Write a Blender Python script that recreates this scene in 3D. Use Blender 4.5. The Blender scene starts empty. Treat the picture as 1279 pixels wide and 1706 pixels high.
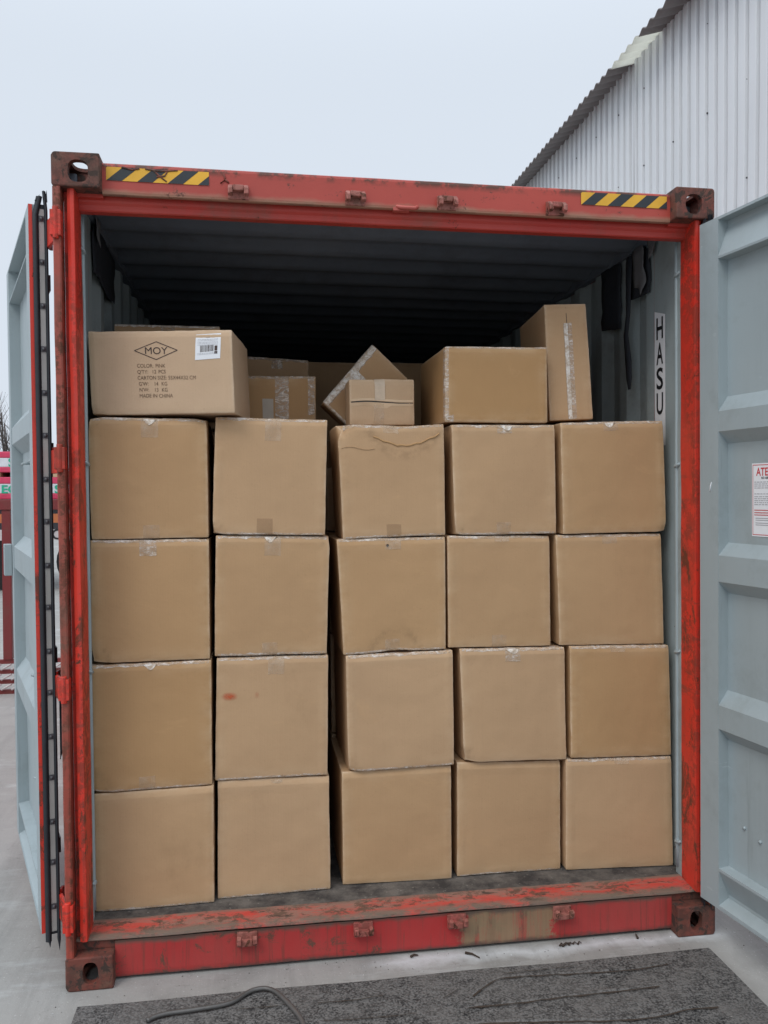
import bpy, bmesh, math, random
from mathutils import Vector, Matrix, noise, Euler
random.seed(7)
SC = bpy.context.scene
COL = SC.collection

# ------------------------------------------------------------------ camera, sky, sun, exposure
cam_d = bpy.data.cameras.new('camera')
cam = bpy.data.objects.new('camera', cam_d); COL.objects.link(cam); SC.camera = cam
cam.location = (-0.565, -3.014, 1.725)
cam.rotation_euler = (1.550, 0.003, -0.155)
cam_d.sensor_fit = 'VERTICAL'; cam_d.sensor_height = 36; cam_d.lens = 1400.0 / 1706 * 36
cam_d.clip_start = 0.05; cam_d.clip_end = 3000

SUN_EL, SUN_AZ = math.radians(50), math.radians(222)      # azimuth clockwise from +Y
w = bpy.data.worlds.new('World'); SC.world = w; w.use_nodes = True
nt = w.node_tree; nt.nodes.clear()
out = nt.nodes.new('ShaderNodeOutputWorld'); bg = nt.nodes.new('ShaderNodeBackground')
sky = nt.nodes.new('ShaderNodeTexSky'); sky.sky_type = 'NISHITA'; sky.sun_disc = False
sky.sun_elevation = SUN_EL; sky.sun_rotation = SUN_AZ; sky.dust_density = 6; sky.air_density = 1.0; sky.altitude = 0
cl = nt.nodes.new('ShaderNodeMix'); cl.data_type = 'RGBA'; cl.inputs[0].default_value = 0.93   # even cloud cover over the sky
cl.inputs[7].default_value = (7.05, 7.74, 8.62, 1)
nt.links.new(sky.outputs[0], cl.inputs[6])
# an overcast sky is brighter overhead than near the horizon
geo = nt.nodes.new('ShaderNodeTexCoord'); sep = nt.nodes.new('ShaderNodeSeparateXYZ'); nt.links.new(geo.outputs['Generated'], sep.inputs[0])
mr = nt.nodes.new('ShaderNodeMapRange'); mr.interpolation_type = 'SMOOTHSTEP'
mr.inputs[1].default_value = .42; mr.inputs[2].default_value = 1.0; mr.inputs[3].default_value = 1.0; mr.inputs[4].default_value = 2.1
nt.links.new(sep.outputs[2], mr.inputs[0])
sc_ = nt.nodes.new('ShaderNodeVectorMath'); sc_.operation = 'SCALE'; nt.links.new(cl.outputs[2], sc_.inputs[0]); nt.links.new(mr.outputs[0], sc_.inputs[3])
nt.links.new(sc_.outputs[0], bg.inputs[0])
bg.inputs[1].default_value = 0.1
nt.links.new(bg.outputs[0], out.inputs[0])
sd = bpy.data.lights.new('sun', 'SUN'); sd.energy = 0.9; sd.angle = math.radians(25); sd.color = (1, .97, .92)
sun = bpy.data.objects.new('sun', sd); COL.objects.link(sun)
dirv = Vector((math.sin(SUN_AZ) * math.cos(SUN_EL), math.cos(SUN_AZ) * math.cos(SUN_EL), math.sin(SUN_EL)))
sun.rotation_euler = dirv.to_track_quat('Z', 'Y').to_euler()
SC.view_settings.view_transform = 'Standard'; SC.view_settings.look = 'None'
SC.view_settings.exposure = 0.08; SC.view_settings.gamma = 1.0
SC.cycles.max_bounces = 8; SC.cycles.diffuse_bounces = 5; SC.cycles.transparent_max_bounces = 12

# ------------------------------------------------------------------ materials
class NB:
    """small node-building helper"""
    def __init__(s, name):
        s.m = bpy.data.materials.new(name); s.m.use_nodes = True
        s.t = s.m.node_tree; s.t.nodes.clear()
        s.o = s.n('ShaderNodeOutputMaterial'); s.b = s.n('ShaderNodeBsdfPrincipled')
        s.l(s.b.outputs[0], s.o.inputs[0])
        s.tc = s.n('ShaderNodeTexCoord')
    def n(s, t): return s.t.nodes.new(t)
    def l(s, a, b): s.t.links.new(a, b)
    def coord(s, sc=(1, 1, 1), which='Object'):
        m = s.n('ShaderNodeMapping'); m.inputs['Scale'].default_value = sc
        s.l(s.tc.outputs[which], m.inputs[0]); return m.outputs[0]
    def noise(s, sc, det=4, rough=.55, vec=None, dist=0):
        x = s.n('ShaderNodeTexNoise'); x.inputs['Scale'].default_value = sc; x.inputs['Detail'].default_value = det
        x.inputs['Roughness'].default_value = rough; x.inputs['Distortion'].default_value = dist
        s.l(vec if vec is not None else s.coord(), x.inputs[0]); return x.outputs[0]
    def ramp(s, f, stops):
        r = s.n('ShaderNodeValToRGB'); e = r.color_ramp.elements
        while len(e) < len(stops): e.new(.5)
        for k, (p, c) in enumerate(stops):
            e[k].position = p; e[k].color = (c, c, c, 1) if not hasattr(c, '__len__') else (*c, 1)
        s.l(f, r.inputs[0]); return r.outputs[0]
    def mix(s, f, a, b, mode='MIX'):
        x = s.n('ShaderNodeMix'); x.data_type = 'RGBA'; x.blend_type = mode
        for v, i in ((f, 0), (a, 6), (b, 7)):
            if hasattr(v, 'is_linked') or hasattr(v, 'node'): s.l(v, x.inputs[i])
            elif i == 0: x.inputs[0].default_value = v
            else: x.inputs[i].default_value = (*v, 1)
        return x.outputs[2]
    def math(s, op, a, b=0.0):
        x = s.n('ShaderNodeMath'); x.operation = op
        for v, i in ((a, 0), (b, 1)):
            if hasattr(v, 'node'): s.l(v, x.inputs[i])
            else: x.inputs[i].default_value = v
        return x.outputs[0]
    def attr(s, name):
        a = s.n('ShaderNodeAttribute'); a.attribute_name = name; return a.outputs['Fac']
    def bump(s, h, d=.002, st=.5, prev=None):
        x = s.n('ShaderNodeBump'); x.inputs['Strength'].default_value = st; x.inputs['Distance'].default_value = d
        s.l(h, x.inputs['Height'])
        if prev is not None: s.l(prev, x.inputs['Normal'])
        return x.outputs[0]
    def fin(s, col, rough=.6, nrm=None, metal=0.0, spec=.5):
        if hasattr(col, 'node'): s.l(col, s.b.inputs['Base Color'])
        else: s.b.inputs['Base Color'].default_value = (*col, 1)
        if hasattr(rough, 'node'): s.l(rough, s.b.inputs['Roughness'])
        else: s.b.inputs['Roughness'].default_value = rough
        s.b.inputs['Metallic'].default_value = metal
        s.b.inputs['Specular IOR Level'].default_value = spec
        if nrm is not None: s.l(nrm, s.b.inputs['Normal'])
        return s.m

def paint(name, base, faded, rust=(.10, .035, .018), dirt=(.12, .09, .06), wear=.62, rough=.45, dirt_amt=.5, streak=True, scale=1.0, low=0.0):
    b = NB(name)
    big = b.noise(1.3 * scale, 5, .6)
    col = b.mix(b.ramp(big, [(.35, 0), (.65, 1)]), base, faded)
    if streak:
        st = b.noise(1.0, 5, .65, b.coord((14, 14, .9)))
        col = b.mix(b.math('MULTIPLY', b.ramp(st, [(.50, 0), (.72, 1)]), .45 * dirt_amt * 2), col, tuple(.55 * x + .45 * y for x, y in zip(base, dirt)))
    g = b.noise(3.5 * scale, 9, .72)
    col = b.mix(b.math('MULTIPLY', b.ramp(g, [(.52, 0), (.66, 1)]), dirt_amt), col, dirt)
    r = b.noise(9 * scale, 8, .7, dist=.6)
    chips = b.ramp(r, [(wear, 0), (wear + .03, 1)])
    col = b.mix(chips, col, rust)
    if low:      # knocks and scuffs below about two metres, where forklifts reach
        sp = b.n('ShaderNodeSeparateXYZ'); b.l(b.tc.outputs['Object'], sp.inputs[0])
        mr = b.n('ShaderNodeMapRange'); b.l(sp.outputs[2], mr.inputs[0]); mr.inputs[1].default_value = 2.15; mr.inputs[2].default_value = 1.5; mr.inputs[3].default_value = 0; mr.inputs[4].default_value = 1
        k1 = b.ramp(b.noise(1, 9, .78, b.coord((9, 9, 4)), .4), [(.53, 0), (.57, 1)])
        col = b.mix(b.math('MULTIPLY', b.math('MULTIPLY', k1, mr.outputs[0]), low), col, rust)
        k2 = b.ramp(b.noise(1, 7, .7, b.coord((6, 6, 22)), .3), [(.56, 0), (.62, 1)])
        col = b.mix(b.math('MULTIPLY', b.math('MULTIPLY', k2, mr.outputs[0]), low * .7), col, dirt)
    e = b.attr('edge')
    en = b.math('MULTIPLY', e, b.ramp(b.noise(22, 8, .75), [(.46, 0), (.53, 1)]))
    col = b.mix(en, col, rust)
    ro = b.mix(b.math('MAXIMUM', chips, en), (rough,) * 3, (.85,) * 3)
    nr = b.bump(b.math('SUBTRACT', b.noise(30, 6, .6), b.math('MULTIPLY', chips, .5)), .0015, .5)
    nr = b.bump(big, .01, .3, nr)
    return b.fin(col, ro, nr)

M = {}
M['red'] = paint('red_paint', (.46, .030, .022), (.50, .060, .042), wear=.64, dirt_amt=.42)
M['red_bright'] = paint('bright_red_paint', (.70, .032, .016), (.62, .048, .028), wear=.655, dirt_amt=.42, dirt=(.20, .05, .035), low=.85)
M['red_faded'] = paint('faded_red_paint', (.52, .082, .062), (.45, .095, .075), wear=.67, dirt_amt=.28, dirt=(.25, .13, .085))
M['red_sill'] = paint('trampled_red_paint', (.62, .06, .045), (.58, .15, .11), wear=.54, dirt=(.20, .15, .11), dirt_amt=.75, scale=1.6, rough=.6)
M['rusty'] = paint('rusty_casting', (.115, .048, .033), (.21, .045, .03), rust=(.05, .03, .023), wear=.54, dirt=(.13, .09, .06), dirt_amt=.6, scale=2.5, rough=.7)
M['post_strip'] = paint('weathered_red_brown', (.40, .058, .038), (.24, .06, .038), wear=.61, dirt_amt=.6, low=.5)
M['grey'] = paint('grey_green_paint', (.325, .385, .405), (.35, .41, .43), rust=(.20, .17, .14), dirt=(.20, .23, .225), wear=.72, dirt_amt=.30, rough=.5)
M['grey_in'] = paint('inner_grey_paint', (.26, .31, .32), (.24, .28, .30), rust=(.16, .12, .09), dirt=(.12, .13, .13), wear=.66, dirt_amt=.5, rough=.6)
M['keeper'] = paint('keeper_paint', (.42, .10, .085), (.36, .14, .11), wear=.56, dirt=(.22, .15, .11), dirt_amt=.8, scale=3, rough=.6)
M['grey_wall'] = paint('scuffed_grey_wall_paint', (.36, .42, .43), (.31, .36, .37), rust=(.16, .12, .09), dirt=(.16, .165, .16), wear=.67, dirt_amt=.45, rough=.55)
M['ceiling'] = paint('dark_ceiling_paint', (.135, .158, .195), (.17, .195, .235), rust=(.10, .08, .07), dirt=(.10, .10, .12), wear=.72, dirt_amt=.5, rough=.7)  # darker blue-grey tone over the whole ceiling
M['dkred'] = paint('dark_red_steel', (.17, .018, .02), (.21, .03, .03), wear=.68, dirt_amt=.3)

def add_runs(m):
    t = m.node_tree; bs = next(n for n in t.nodes if n.type == 'BSDF_PRINCIPLED'); src = bs.inputs['Base Color'].links[0].from_socket
    tc = t.nodes.new('ShaderNodeTexCoord')
    def nz(scale, a, c, det=8):
        mp = t.nodes.new('ShaderNodeMapping'); mp.inputs['Scale'].default_value = scale; n = t.nodes.new('ShaderNodeTexNoise'); n.inputs['Scale'].default_value = 1; n.inputs['Detail'].default_value = det; n.inputs['Roughness'].default_value = .72
        r = t.nodes.new('ShaderNodeValToRGB'); r.color_ramp.elements[0].position = a; r.color_ramp.elements[0].color = (0, 0, 0, 1); r.color_ramp.elements[1].position = c
        t.links.new(tc.outputs['Object'], mp.inputs[0]); t.links.new(mp.outputs[0], n.inputs[0]); t.links.new(n.outputs[0], r.inputs[0]); return r.outputs[0]
    for mask, col, f in ((nz((30, 30, 1.3), .60, .70), (.20, .235, .235), .40), (nz((5, 5, 26), .66, .69), (.46, .52, .53), .5), (nz((16, 16, 10), .69, .71), (.17, .10, .07), .85)):
        mu = t.nodes.new('ShaderNodeMath'); mu.operation = 'MULTIPLY'; mu.inputs[1].default_value = f; t.links.new(mask, mu.inputs[0])
        mx = t.nodes.new('ShaderNodeMix'); mx.data_type = 'RGBA'; t.links.new(mu.outputs[0], mx.inputs[0]); t.links.new(src, mx.inputs[6]); mx.inputs[7].default_value = (*col, 1); src = mx.outputs[2]
    t.links.new(src, bs.inputs['Base Color'])
add_runs(M['grey'])

def simple(name, col, rough=.5, bs=0, bd=.001, metal=0.0, var=.12, sc=6.0):
    b = NB(name)
    c = b.mix(b.ramp(b.noise(sc, 5, .6), [(.3, 0), (.7, 1)]), tuple(x * (1 - var) for x in col), tuple(min(1, x * (1 + var)) for x in col))
    n = b.bump(b.noise(bs, 5, .6), bd, .6) if bs else None
    return b.fin(c, rough, n, metal)
M['rubber'] = simple('black_rubber', (.018, .022, .028), .45, 60, .0015, var=.3)
M['strip'] = simple('retainer_metal', (.42, .42, .40), .45, 40, .001, .3)
M['bolt'] = simple('bolt_steel', (.10, .10, .11), .5, 50, .001, .4)
M['yellow'] = simple('hazard_yellow', (.72, .39, .03), .5, 40, .0005, var=.15)
M['black'] = simple('hazard_black', (.022, .028, .034), .5, 40, .0005)
M['ink'] = simple('printed_ink', (.055, .035, .03), .7, var=.4, sc=40)
M['ink_soft'] = simple('faint_printed_ink', (.16, .10, .06), .8, var=.5, sc=60)
M['label'] = simple('white_label', (.80, .82, .85), .5, 30, .0005, var=.03)
M['lettering'] = simple('black_lettering', (.012, .013, .016), .5)
M['sticker_red'] = simple('sticker_red', (.55, .05, .06), .5)
M['sticker_grey'] = simple('sticker_grey', (.35, .35, .38), .6)
M['steel'] = simple('worn_steel', (.13, .125, .12), .5, 80, .001, .5, var=.3)
M['tyre'] = simple('tyre_rubber', (.015, .015, .016), .8, 30, .003)
M['tail'] = simple('orange_tail_plate', (.50, .15, .05), .5)
M['pink'] = simple('pink_wrap', (.62, .05, .12), .5, 8, .01, var=.15)
M['white_wrap'] = simple('white_wrap', (.68, .70, .74), .5, 8, .01)
M['green'] = simple('green_print', (.02, .42, .25), .6)
M['wood'] = simple('pale_wood', (.52, .36, .22), .8, 20, .003)
M['bark'] = simple('bark', (.10, .085, .08), .9, 20, .01)
M['dark_patch'] = simple('black_patch', (.026, .030, .040), .85, 12, .004)
M['liner'] = simple('grey_torn_paper', (.17, .17, .18), .9, 20, .006)
M['ridge'] = simple('worn_ridge', (.16, .155, .145), .7, 90, .003, var=.4, sc=40)
M['pale_tape'] = simple('pale_matt_tape', (.58, .46, .34), .4, 60, .001, var=.12, sc=30)
M['pale_tab'] = simple('pale_paper_tab', (.50, .44, .37), .7)
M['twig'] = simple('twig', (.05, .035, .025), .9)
M['rail_light'] = simple('pale_steel', (.55, .50, .50), .6)

def card(name, base, dark):
    b = NB(name)
    oi = b.n('ShaderNodeObjectInfo'); rnd = oi.outputs['Random']
    v = b.n('ShaderNodeVectorMath'); v.operation = 'ADD'
    b.l(b.tc.outputs['Object'], v.inputs[0])
    cx = b.n('ShaderNodeCombineXYZ')
    b.l(b.math('MULTIPLY', rnd, 37.0), cx.inputs[0]); b.l(b.math('MULTIPLY', rnd, 91.0), cx.inputs[2]); b.l(cx.outputs[0], v.inputs[1])
    def cs(sc):
        m = b.n('ShaderNodeMapping'); m.inputs['Scale'].default_value = sc; b.l(v.outputs[0], m.inputs[0]); return m.outputs[0]
    big = b.noise(2.6, 4, .55, cs((1, 1, 1)))
    col = b.mix(b.ramp(big, [(.3, 0), (.72, 1)]), dark, base)
    hv = b.n('ShaderNodeHueSaturation'); b.l(col, hv.inputs['Color'])
    b.l(b.math('ADD', .915, b.math('MULTIPLY', rnd, .17)), hv.inputs['Value'])
    b.l(b.math('SUBTRACT', 1.08, b.math('MULTIPLY', rnd, .17)), hv.inputs['Saturation'])
    col = hv.outputs[0]
    # flute shading, fibres and soft scuffs
    fib = b.noise(1, 3, .6, cs((130, 130, 3)))
    col = b.mix(b.math('MULTIPLY', b.ramp(fib, [(.45, 0), (.75, 1)]), .05), col, tuple(x * .62 for x in base))
    fine = b.noise(160, 2, .5, cs((1, 1, 1)))
    col = b.mix(b.math('MULTIPLY', b.ramp(fine, [(.62, 0), (.8, 1)]), .25), col, tuple(x * .6 for x in base))
    sc = b.noise(1, 6, .7, cs((5, 5, 12)), .8)
    col = b.mix(b.math('MULTIPLY', b.ramp(sc, [(.60, 0), (.76, 1)]), .28), col, tuple(min(1, x * 1.22) for x in base))
    sm = b.noise(3.2, 7, .7, cs((1.3, 1, .8)))
    col = b.mix(b.math('MULTIPLY', b.ramp(sm, [(.62, 0), (.80, 1)]), .35), col, tuple(x * .62 for x in base))
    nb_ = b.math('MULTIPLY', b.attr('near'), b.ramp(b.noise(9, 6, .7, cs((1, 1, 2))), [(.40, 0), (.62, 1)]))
    col = b.mix(b.math('MULTIPLY', nb_, .38), col, (.60, .43, .27))  # paler band by the folds: wear, plus sky light painted into the colour
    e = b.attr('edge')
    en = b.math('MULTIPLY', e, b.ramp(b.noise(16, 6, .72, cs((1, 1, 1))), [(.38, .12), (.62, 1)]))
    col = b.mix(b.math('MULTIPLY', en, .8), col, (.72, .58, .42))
    dk = b.attr('crush')
    col = b.mix(b.math('MULTIPLY', dk, b.ramp(b.noise(26, 5, .7, cs((1, 1, 1))), [(.4, 0), (.6, .75)])), col, tuple(x * .45 for x in base))
    wv = b.n('ShaderNodeTexWave'); wv.wave_type = 'BANDS'; wv.bands_direction = 'X'; wv.inputs['Scale'].default_value = 32
    wv.inputs['Distortion'].default_value = .6; wv.inputs['Detail'].default_value = 1
    b.l(cs((1, 1, .02)), wv.inputs[0])
    nr = b.bump(wv.outputs[1], .0003, .16)
    nr = b.bump(b.noise(5, 4, .55, cs((1, 1, 1.4))), .008, .40, nr)
    nr = b.bump(b.noise(38, 4, .6, cs((1, 1, 1))), .0012, .35, nr)
    wr = b.n('ShaderNodeTexNoise'); wr.noise_type = 'RIDGED_MULTIFRACTAL'; wr.inputs['Scale'].default_value = 13; wr.inputs['Detail'].default_value = 4; b.l(cs((1, 1, 1.5)), wr.inputs[0])
    wm = b.math('MULTIPLY', wr.outputs[0], b.math('ADD', .10, b.attr('near')))
    nr = b.bump(wm, .004, .5, nr)
    return b.fin(col, .72, nr, spec=.35)
M['card'] = card('kraft_cardboard', (.492, .305, .156), (.445, .272, .138))
M['card_lt'] = card('light_kraft_cardboard', (.54, .375, .235), (.49, .33, .20))
M['card_inner'] = simple('cardboard_edge', (.60, .44, .29), .85, 50, .001)

def tape_mat():
    b = NB('clear_packing_tape')
    tr = b.n('ShaderNodeBsdfTransparent'); mx = b.n('ShaderNodeMixShader')
    b.b.inputs['Roughness'].default_value = .22
    c = b.mix(b.ramp(b.noise(1, 6, .7, b.coord((40, 30, 70)), .9), [(.40, 0), (.66, 1)]), (.56, .42, .29), (.92, .88, .84))
    b.l(c, b.b.inputs['Base Color'])
    n1 = b.bump(b.noise(45, 5, .7, dist=1.2), .004, .9); b.l(n1, b.b.inputs['Normal'])
    f = b.ramp(b.noise(1, 6, .75, b.coord((28, 28, 60)), .8), [(.36, .12), (.48, .35), (.62, .92)])
    b.l(f, mx.inputs[0]); b.l(tr.outputs[0], mx.inputs[1]); b.l(b.b.outputs[0], mx.inputs[2]); b.l(mx.outputs[0], b.o.inputs[0])
    return b.m
M['tape'] = tape_mat()
def tape_white():
    b = NB('crinkled_white_tape')
    b.b.inputs['Roughness'].default_value = .3
    c = b.mix(b.ramp(b.noise(1, 5, .7, b.coord((50, 50, 50)), .9), [(.38, 0), (.60, 1)]), (.48, .36, .25), (.84, .80, .74))
    b.l(c, b.b.inputs['Base Color']); b.l(b.bump(b.noise(55, 5, .7, dist=1.2), .004, .9), b.b.inputs['Normal'])
    return b.m
M['tape_white'] = tape_white()
def tape_soft():
    b = NB('matt_packing_tape')
    tr = b.n('ShaderNodeBsdfTransparent'); mx = b.n('ShaderNodeMixShader')
    c = b.mix(b.ramp(b.noise(30, 5, .7), [(.35, 0), (.7, 1)]), (.55, .40, .26), (.80, .68, .54))
    b.b.inputs['Roughness'].default_value = .3; b.l(c, b.b.inputs['Base Color'])
    b.l(b.bump(b.noise(35, 4, .6, dist=.8), .002, .6), b.b.inputs['Normal'])
    f = b.ramp(b.noise(14, 5, .7), [(.35, .12), (.7, .50)])
    b.l(f, mx.inputs[0]); b.l(tr.outputs[0], mx.inputs[1]); b.l(b.b.outputs[0], mx.inputs[2]); b.l(mx.outputs[0], b.o.inputs[0])
    return b.m
M['tape_soft'] = tape_soft()
def smudge(name, col, pw):
    b = NB(name); tr = b.n('ShaderNodeBsdfTransparent'); mx = b.n('ShaderNodeMixShader')
    b.b.inputs['Base Color'].default_value = (*col, 1); b.b.inputs['Roughness'].default_value = .8
    f = b.math('MULTIPLY', b.attr('soft'), b.ramp(b.noise(20, 5, .7), [(.3, .2), (.6, pw)]))
    b.l(f, mx.inputs[0]); b.l(tr.outputs[0], mx.inputs[1]); b.l(b.b.outputs[0], mx.inputs[2]); b.l(mx.outputs[0], b.o.inputs[0]); return b.m
M['orange_smudge'] = smudge('orange_smudge', (.62, .10, .03), .9)
M['dark_smudge'] = smudge('dark_smudge', (.32, .20, .11), .26)

def ground_mat():
    b = NB('concrete_yard'); p = b.coord()
    n1 = b.noise(.5, 6, .6, p); n2 = b.noise(4, 8, .65, p); n3 = b.noise(60, 6, .7, p)
    c = b.mix(b.ramp(n1, [(.3, 0), (.7, 1)]), (.30, .294, .276), (.36, .354, .338))
    c = b.mix(b.ramp(n2, [(.45, 0), (.75, .6)]), c, (.22, .215, .205))
    c = b.mix(b.math('MULTIPLY', b.ramp(n3, [(.60, 0), (.72, 1)]), .45), c, (.12, .115, .11))
    c = b.mix(b.math('MULTIPLY', b.ramp(b.noise(2.3, 7, .7, b.coord((.35, 1.6, 1))), [(.56, 0), (.68, 1)]), .6), c, (.50, .52, .52))
    c = b.mix(b.ramp(b.noise(1.1, 4, .55, b.coord((1, 1, 1)), 1.0), [(.58, 0), (.74, .5)]), c, (.16, .155, .145))
    c = b.mix(b.ramp(b.noise(120, 3, .6, p), [(.63, 0), (.70, .7)]), c, (.52, .51, .50))
    c = b.mix(b.math('MULTIPLY', b.ramp(b.noise(14, 8, .75, b.coord((1, 2.2, 1)), .6), [(.60, 0), (.70, 1)]), .5), c, (.15, .145, .135))
    sp = b.n('ShaderNodeSeparateXYZ'); b.l(b.tc.outputs['Object'], sp.inputs[0])
    # chalky drag mark beside the sill
    yy = b.math('ADD', sp.outputs[1], b.math('MULTIPLY', b.math('SUBTRACT', b.noise(3, 6, .7, p), .5), .16))
    by = b.math('SUBTRACT', 1.0, b.math('MULTIPLY', b.math('ABSOLUTE', b.math('SUBTRACT', yy, .005)), 22.0))
    bx = b.math('SUBTRACT', 1.0, b.math('MULTIPLY', b.math('ABSOLUTE', b.math('SUBTRACT', sp.outputs[0], .55)), 1.35))
    bm_ = b.math('MULTIPLY', b.math('MAXIMUM', by, 0.0), b.math('MAXIMUM', b.math('MINIMUM', b.math('MULTIPLY', bx, 5.0), 1.0), 0.0))
    c = b.mix(b.math('MULTIPLY', bm_, .8), c, (.60, .62, .63))
    # rolled-in tyre dirt in long faint streaks
    c = b.mix(b.math('MULTIPLY', b.ramp(b.noise(1, 7, .75, b.coord((5.5, .55, 1)), .5), [(.50, 0), (.72, 1)]), .38), c, (.15, .148, .14))
    nr = b.bump(n3, .003, .5); nr = b.bump(n2, .01, .3, nr)
    return b.fin(c, .85, nr)
M['ground'] = ground_mat()
def mat_mat():
    b = NB('speckled_rubber_plate'); p = b.coord()
    n = b.math('ADD', b.math('MULTIPLY', b.noise(120, 4, .7, p), .65), b.math('MULTIPLY', b.noise(28, 6, .7, p), .35)); n2 = b.noise(5, 6, .6, p)
    c = b.mix(b.ramp(n, [(.43, 0), (.55, 1)]), (.011, .011, .012), (.155, .15, .145))
    c = b.mix(b.ramp(n2, [(.40, 0), (.72, .6)]), c, (.15, .14, .132))
    c = b.mix(b.ramp(b.noise(150, 2, .5, p), [(.70, 0), (.76, .8)]), c, (.34, .33, .31))
    vo = b.n('ShaderNodeTexVoronoi'); vo.inputs['Scale'].default_value = 85; b.l(p, vo.inputs[0])
    nr = b.bump(vo.outputs[0], .004, .8); nr = b.bump(n2, .012, .5, nr)
    return b.fin(c, .8, nr)
M['plate'] = mat_mat()
def floor_mat():
    b = NB('dirty_plywood_floor')
    c = b.mix(b.ramp(b.noise(8, 7, .7, b.coord((1, 1, 1))), [(.38, 0), (.62, 1)]), (.035, .032, .032), (.15, .135, .12))
    c = b.mix(b.ramp(b.noise(60, 4, .7), [(.62, 0), (.7, .7)]), c, (.30, .28, .25))
    return b.fin(c, .8, b.bump(b.noise(40, 5, .7), .004, .6))
M['floor'] = floor_mat()
def sill_mat():
    b = NB('trodden_sill_paint')
    p = b.coord((1, 3.5, 3.5))
    c = b.mix(b.ramp(b.noise(3, 5, .6, p), [(.3, 0), (.7, 1)]), (.55, .038, .028), (.50, .10, .075))
    d = b.ramp(b.noise(4.5, 9, .78, p, .5), [(.44, 0), (.56, 1)])
    c = b.mix(b.math('MULTIPLY', d, .8), c, (.24, .17, .13))
    c = b.mix(b.ramp(b.noise(16, 8, .8, b.coord((.8, 1, 1)), .4), [(.52, 0), (.56, .85)]), c, (.11, .065, .045))
    c = b.mix(b.ramp(b.noise(9, 8, .78, p, .8), [(.57, 0), (.61, .9)]), c, (.05, .032, .025))
    e = b.attr('edge')
    c = b.mix(b.math('MULTIPLY', e, b.ramp(b.noise(11, 7, .75, b.coord((.6, 1, 1))), [(.36, 0), (.52, .9)])), c, (.17, .13, .10))
    return b.fin(c, .6, b.bump(b.noise(24, 7, .7), .004, .7))
M['sill_top'] = sill_mat()
def header_mat():
    b = NB('faded_header_paint'); z = b.n('ShaderNodeSeparateXYZ'); b.l(b.tc.outputs['Object'], z.inputs[0])
    c = b.mix(b.ramp(b.noise(1.6, 5, .6), [(.35, 0), (.65, 1)]), (.45, .065, .045), (.38, .055, .040))
    # grime caught in a ragged band along the bottom fold
    h = b.math('ADD', z.outputs[2], b.math('MULTIPLY', b.noise(7, 7, .7, b.coord((1, 1, 2))), .05))
    band = b.ramp(h, [(0, 1), (1, 0)])
    r = band.node.color_ramp; r.elements[0].position = .0; r.elements[1].position = 1
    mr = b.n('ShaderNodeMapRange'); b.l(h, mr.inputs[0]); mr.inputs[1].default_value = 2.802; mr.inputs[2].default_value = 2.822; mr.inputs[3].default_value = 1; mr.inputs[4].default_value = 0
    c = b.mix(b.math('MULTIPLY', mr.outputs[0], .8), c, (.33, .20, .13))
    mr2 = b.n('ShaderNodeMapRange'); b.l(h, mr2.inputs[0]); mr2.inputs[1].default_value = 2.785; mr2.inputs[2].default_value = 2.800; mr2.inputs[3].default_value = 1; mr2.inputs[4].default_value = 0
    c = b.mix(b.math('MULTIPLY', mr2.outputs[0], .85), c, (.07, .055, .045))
    c = b.mix(b.ramp(b.noise(14, 9, .78, dist=.4), [(.615, 0), (.635, 1)]), c, (.10, .035, .022))
    e = b.attr('edge')
    c = b.mix(b.math('MULTIPLY', e, b.ramp(b.noise(14, 7, .75), [(.46, 0), (.56, 1)])), c, (.10, .035, .02))
    return b.fin(c, .5, b.bump(b.noise(26, 6, .6), .0015, .5))
M['header'] = header_mat()
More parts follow.
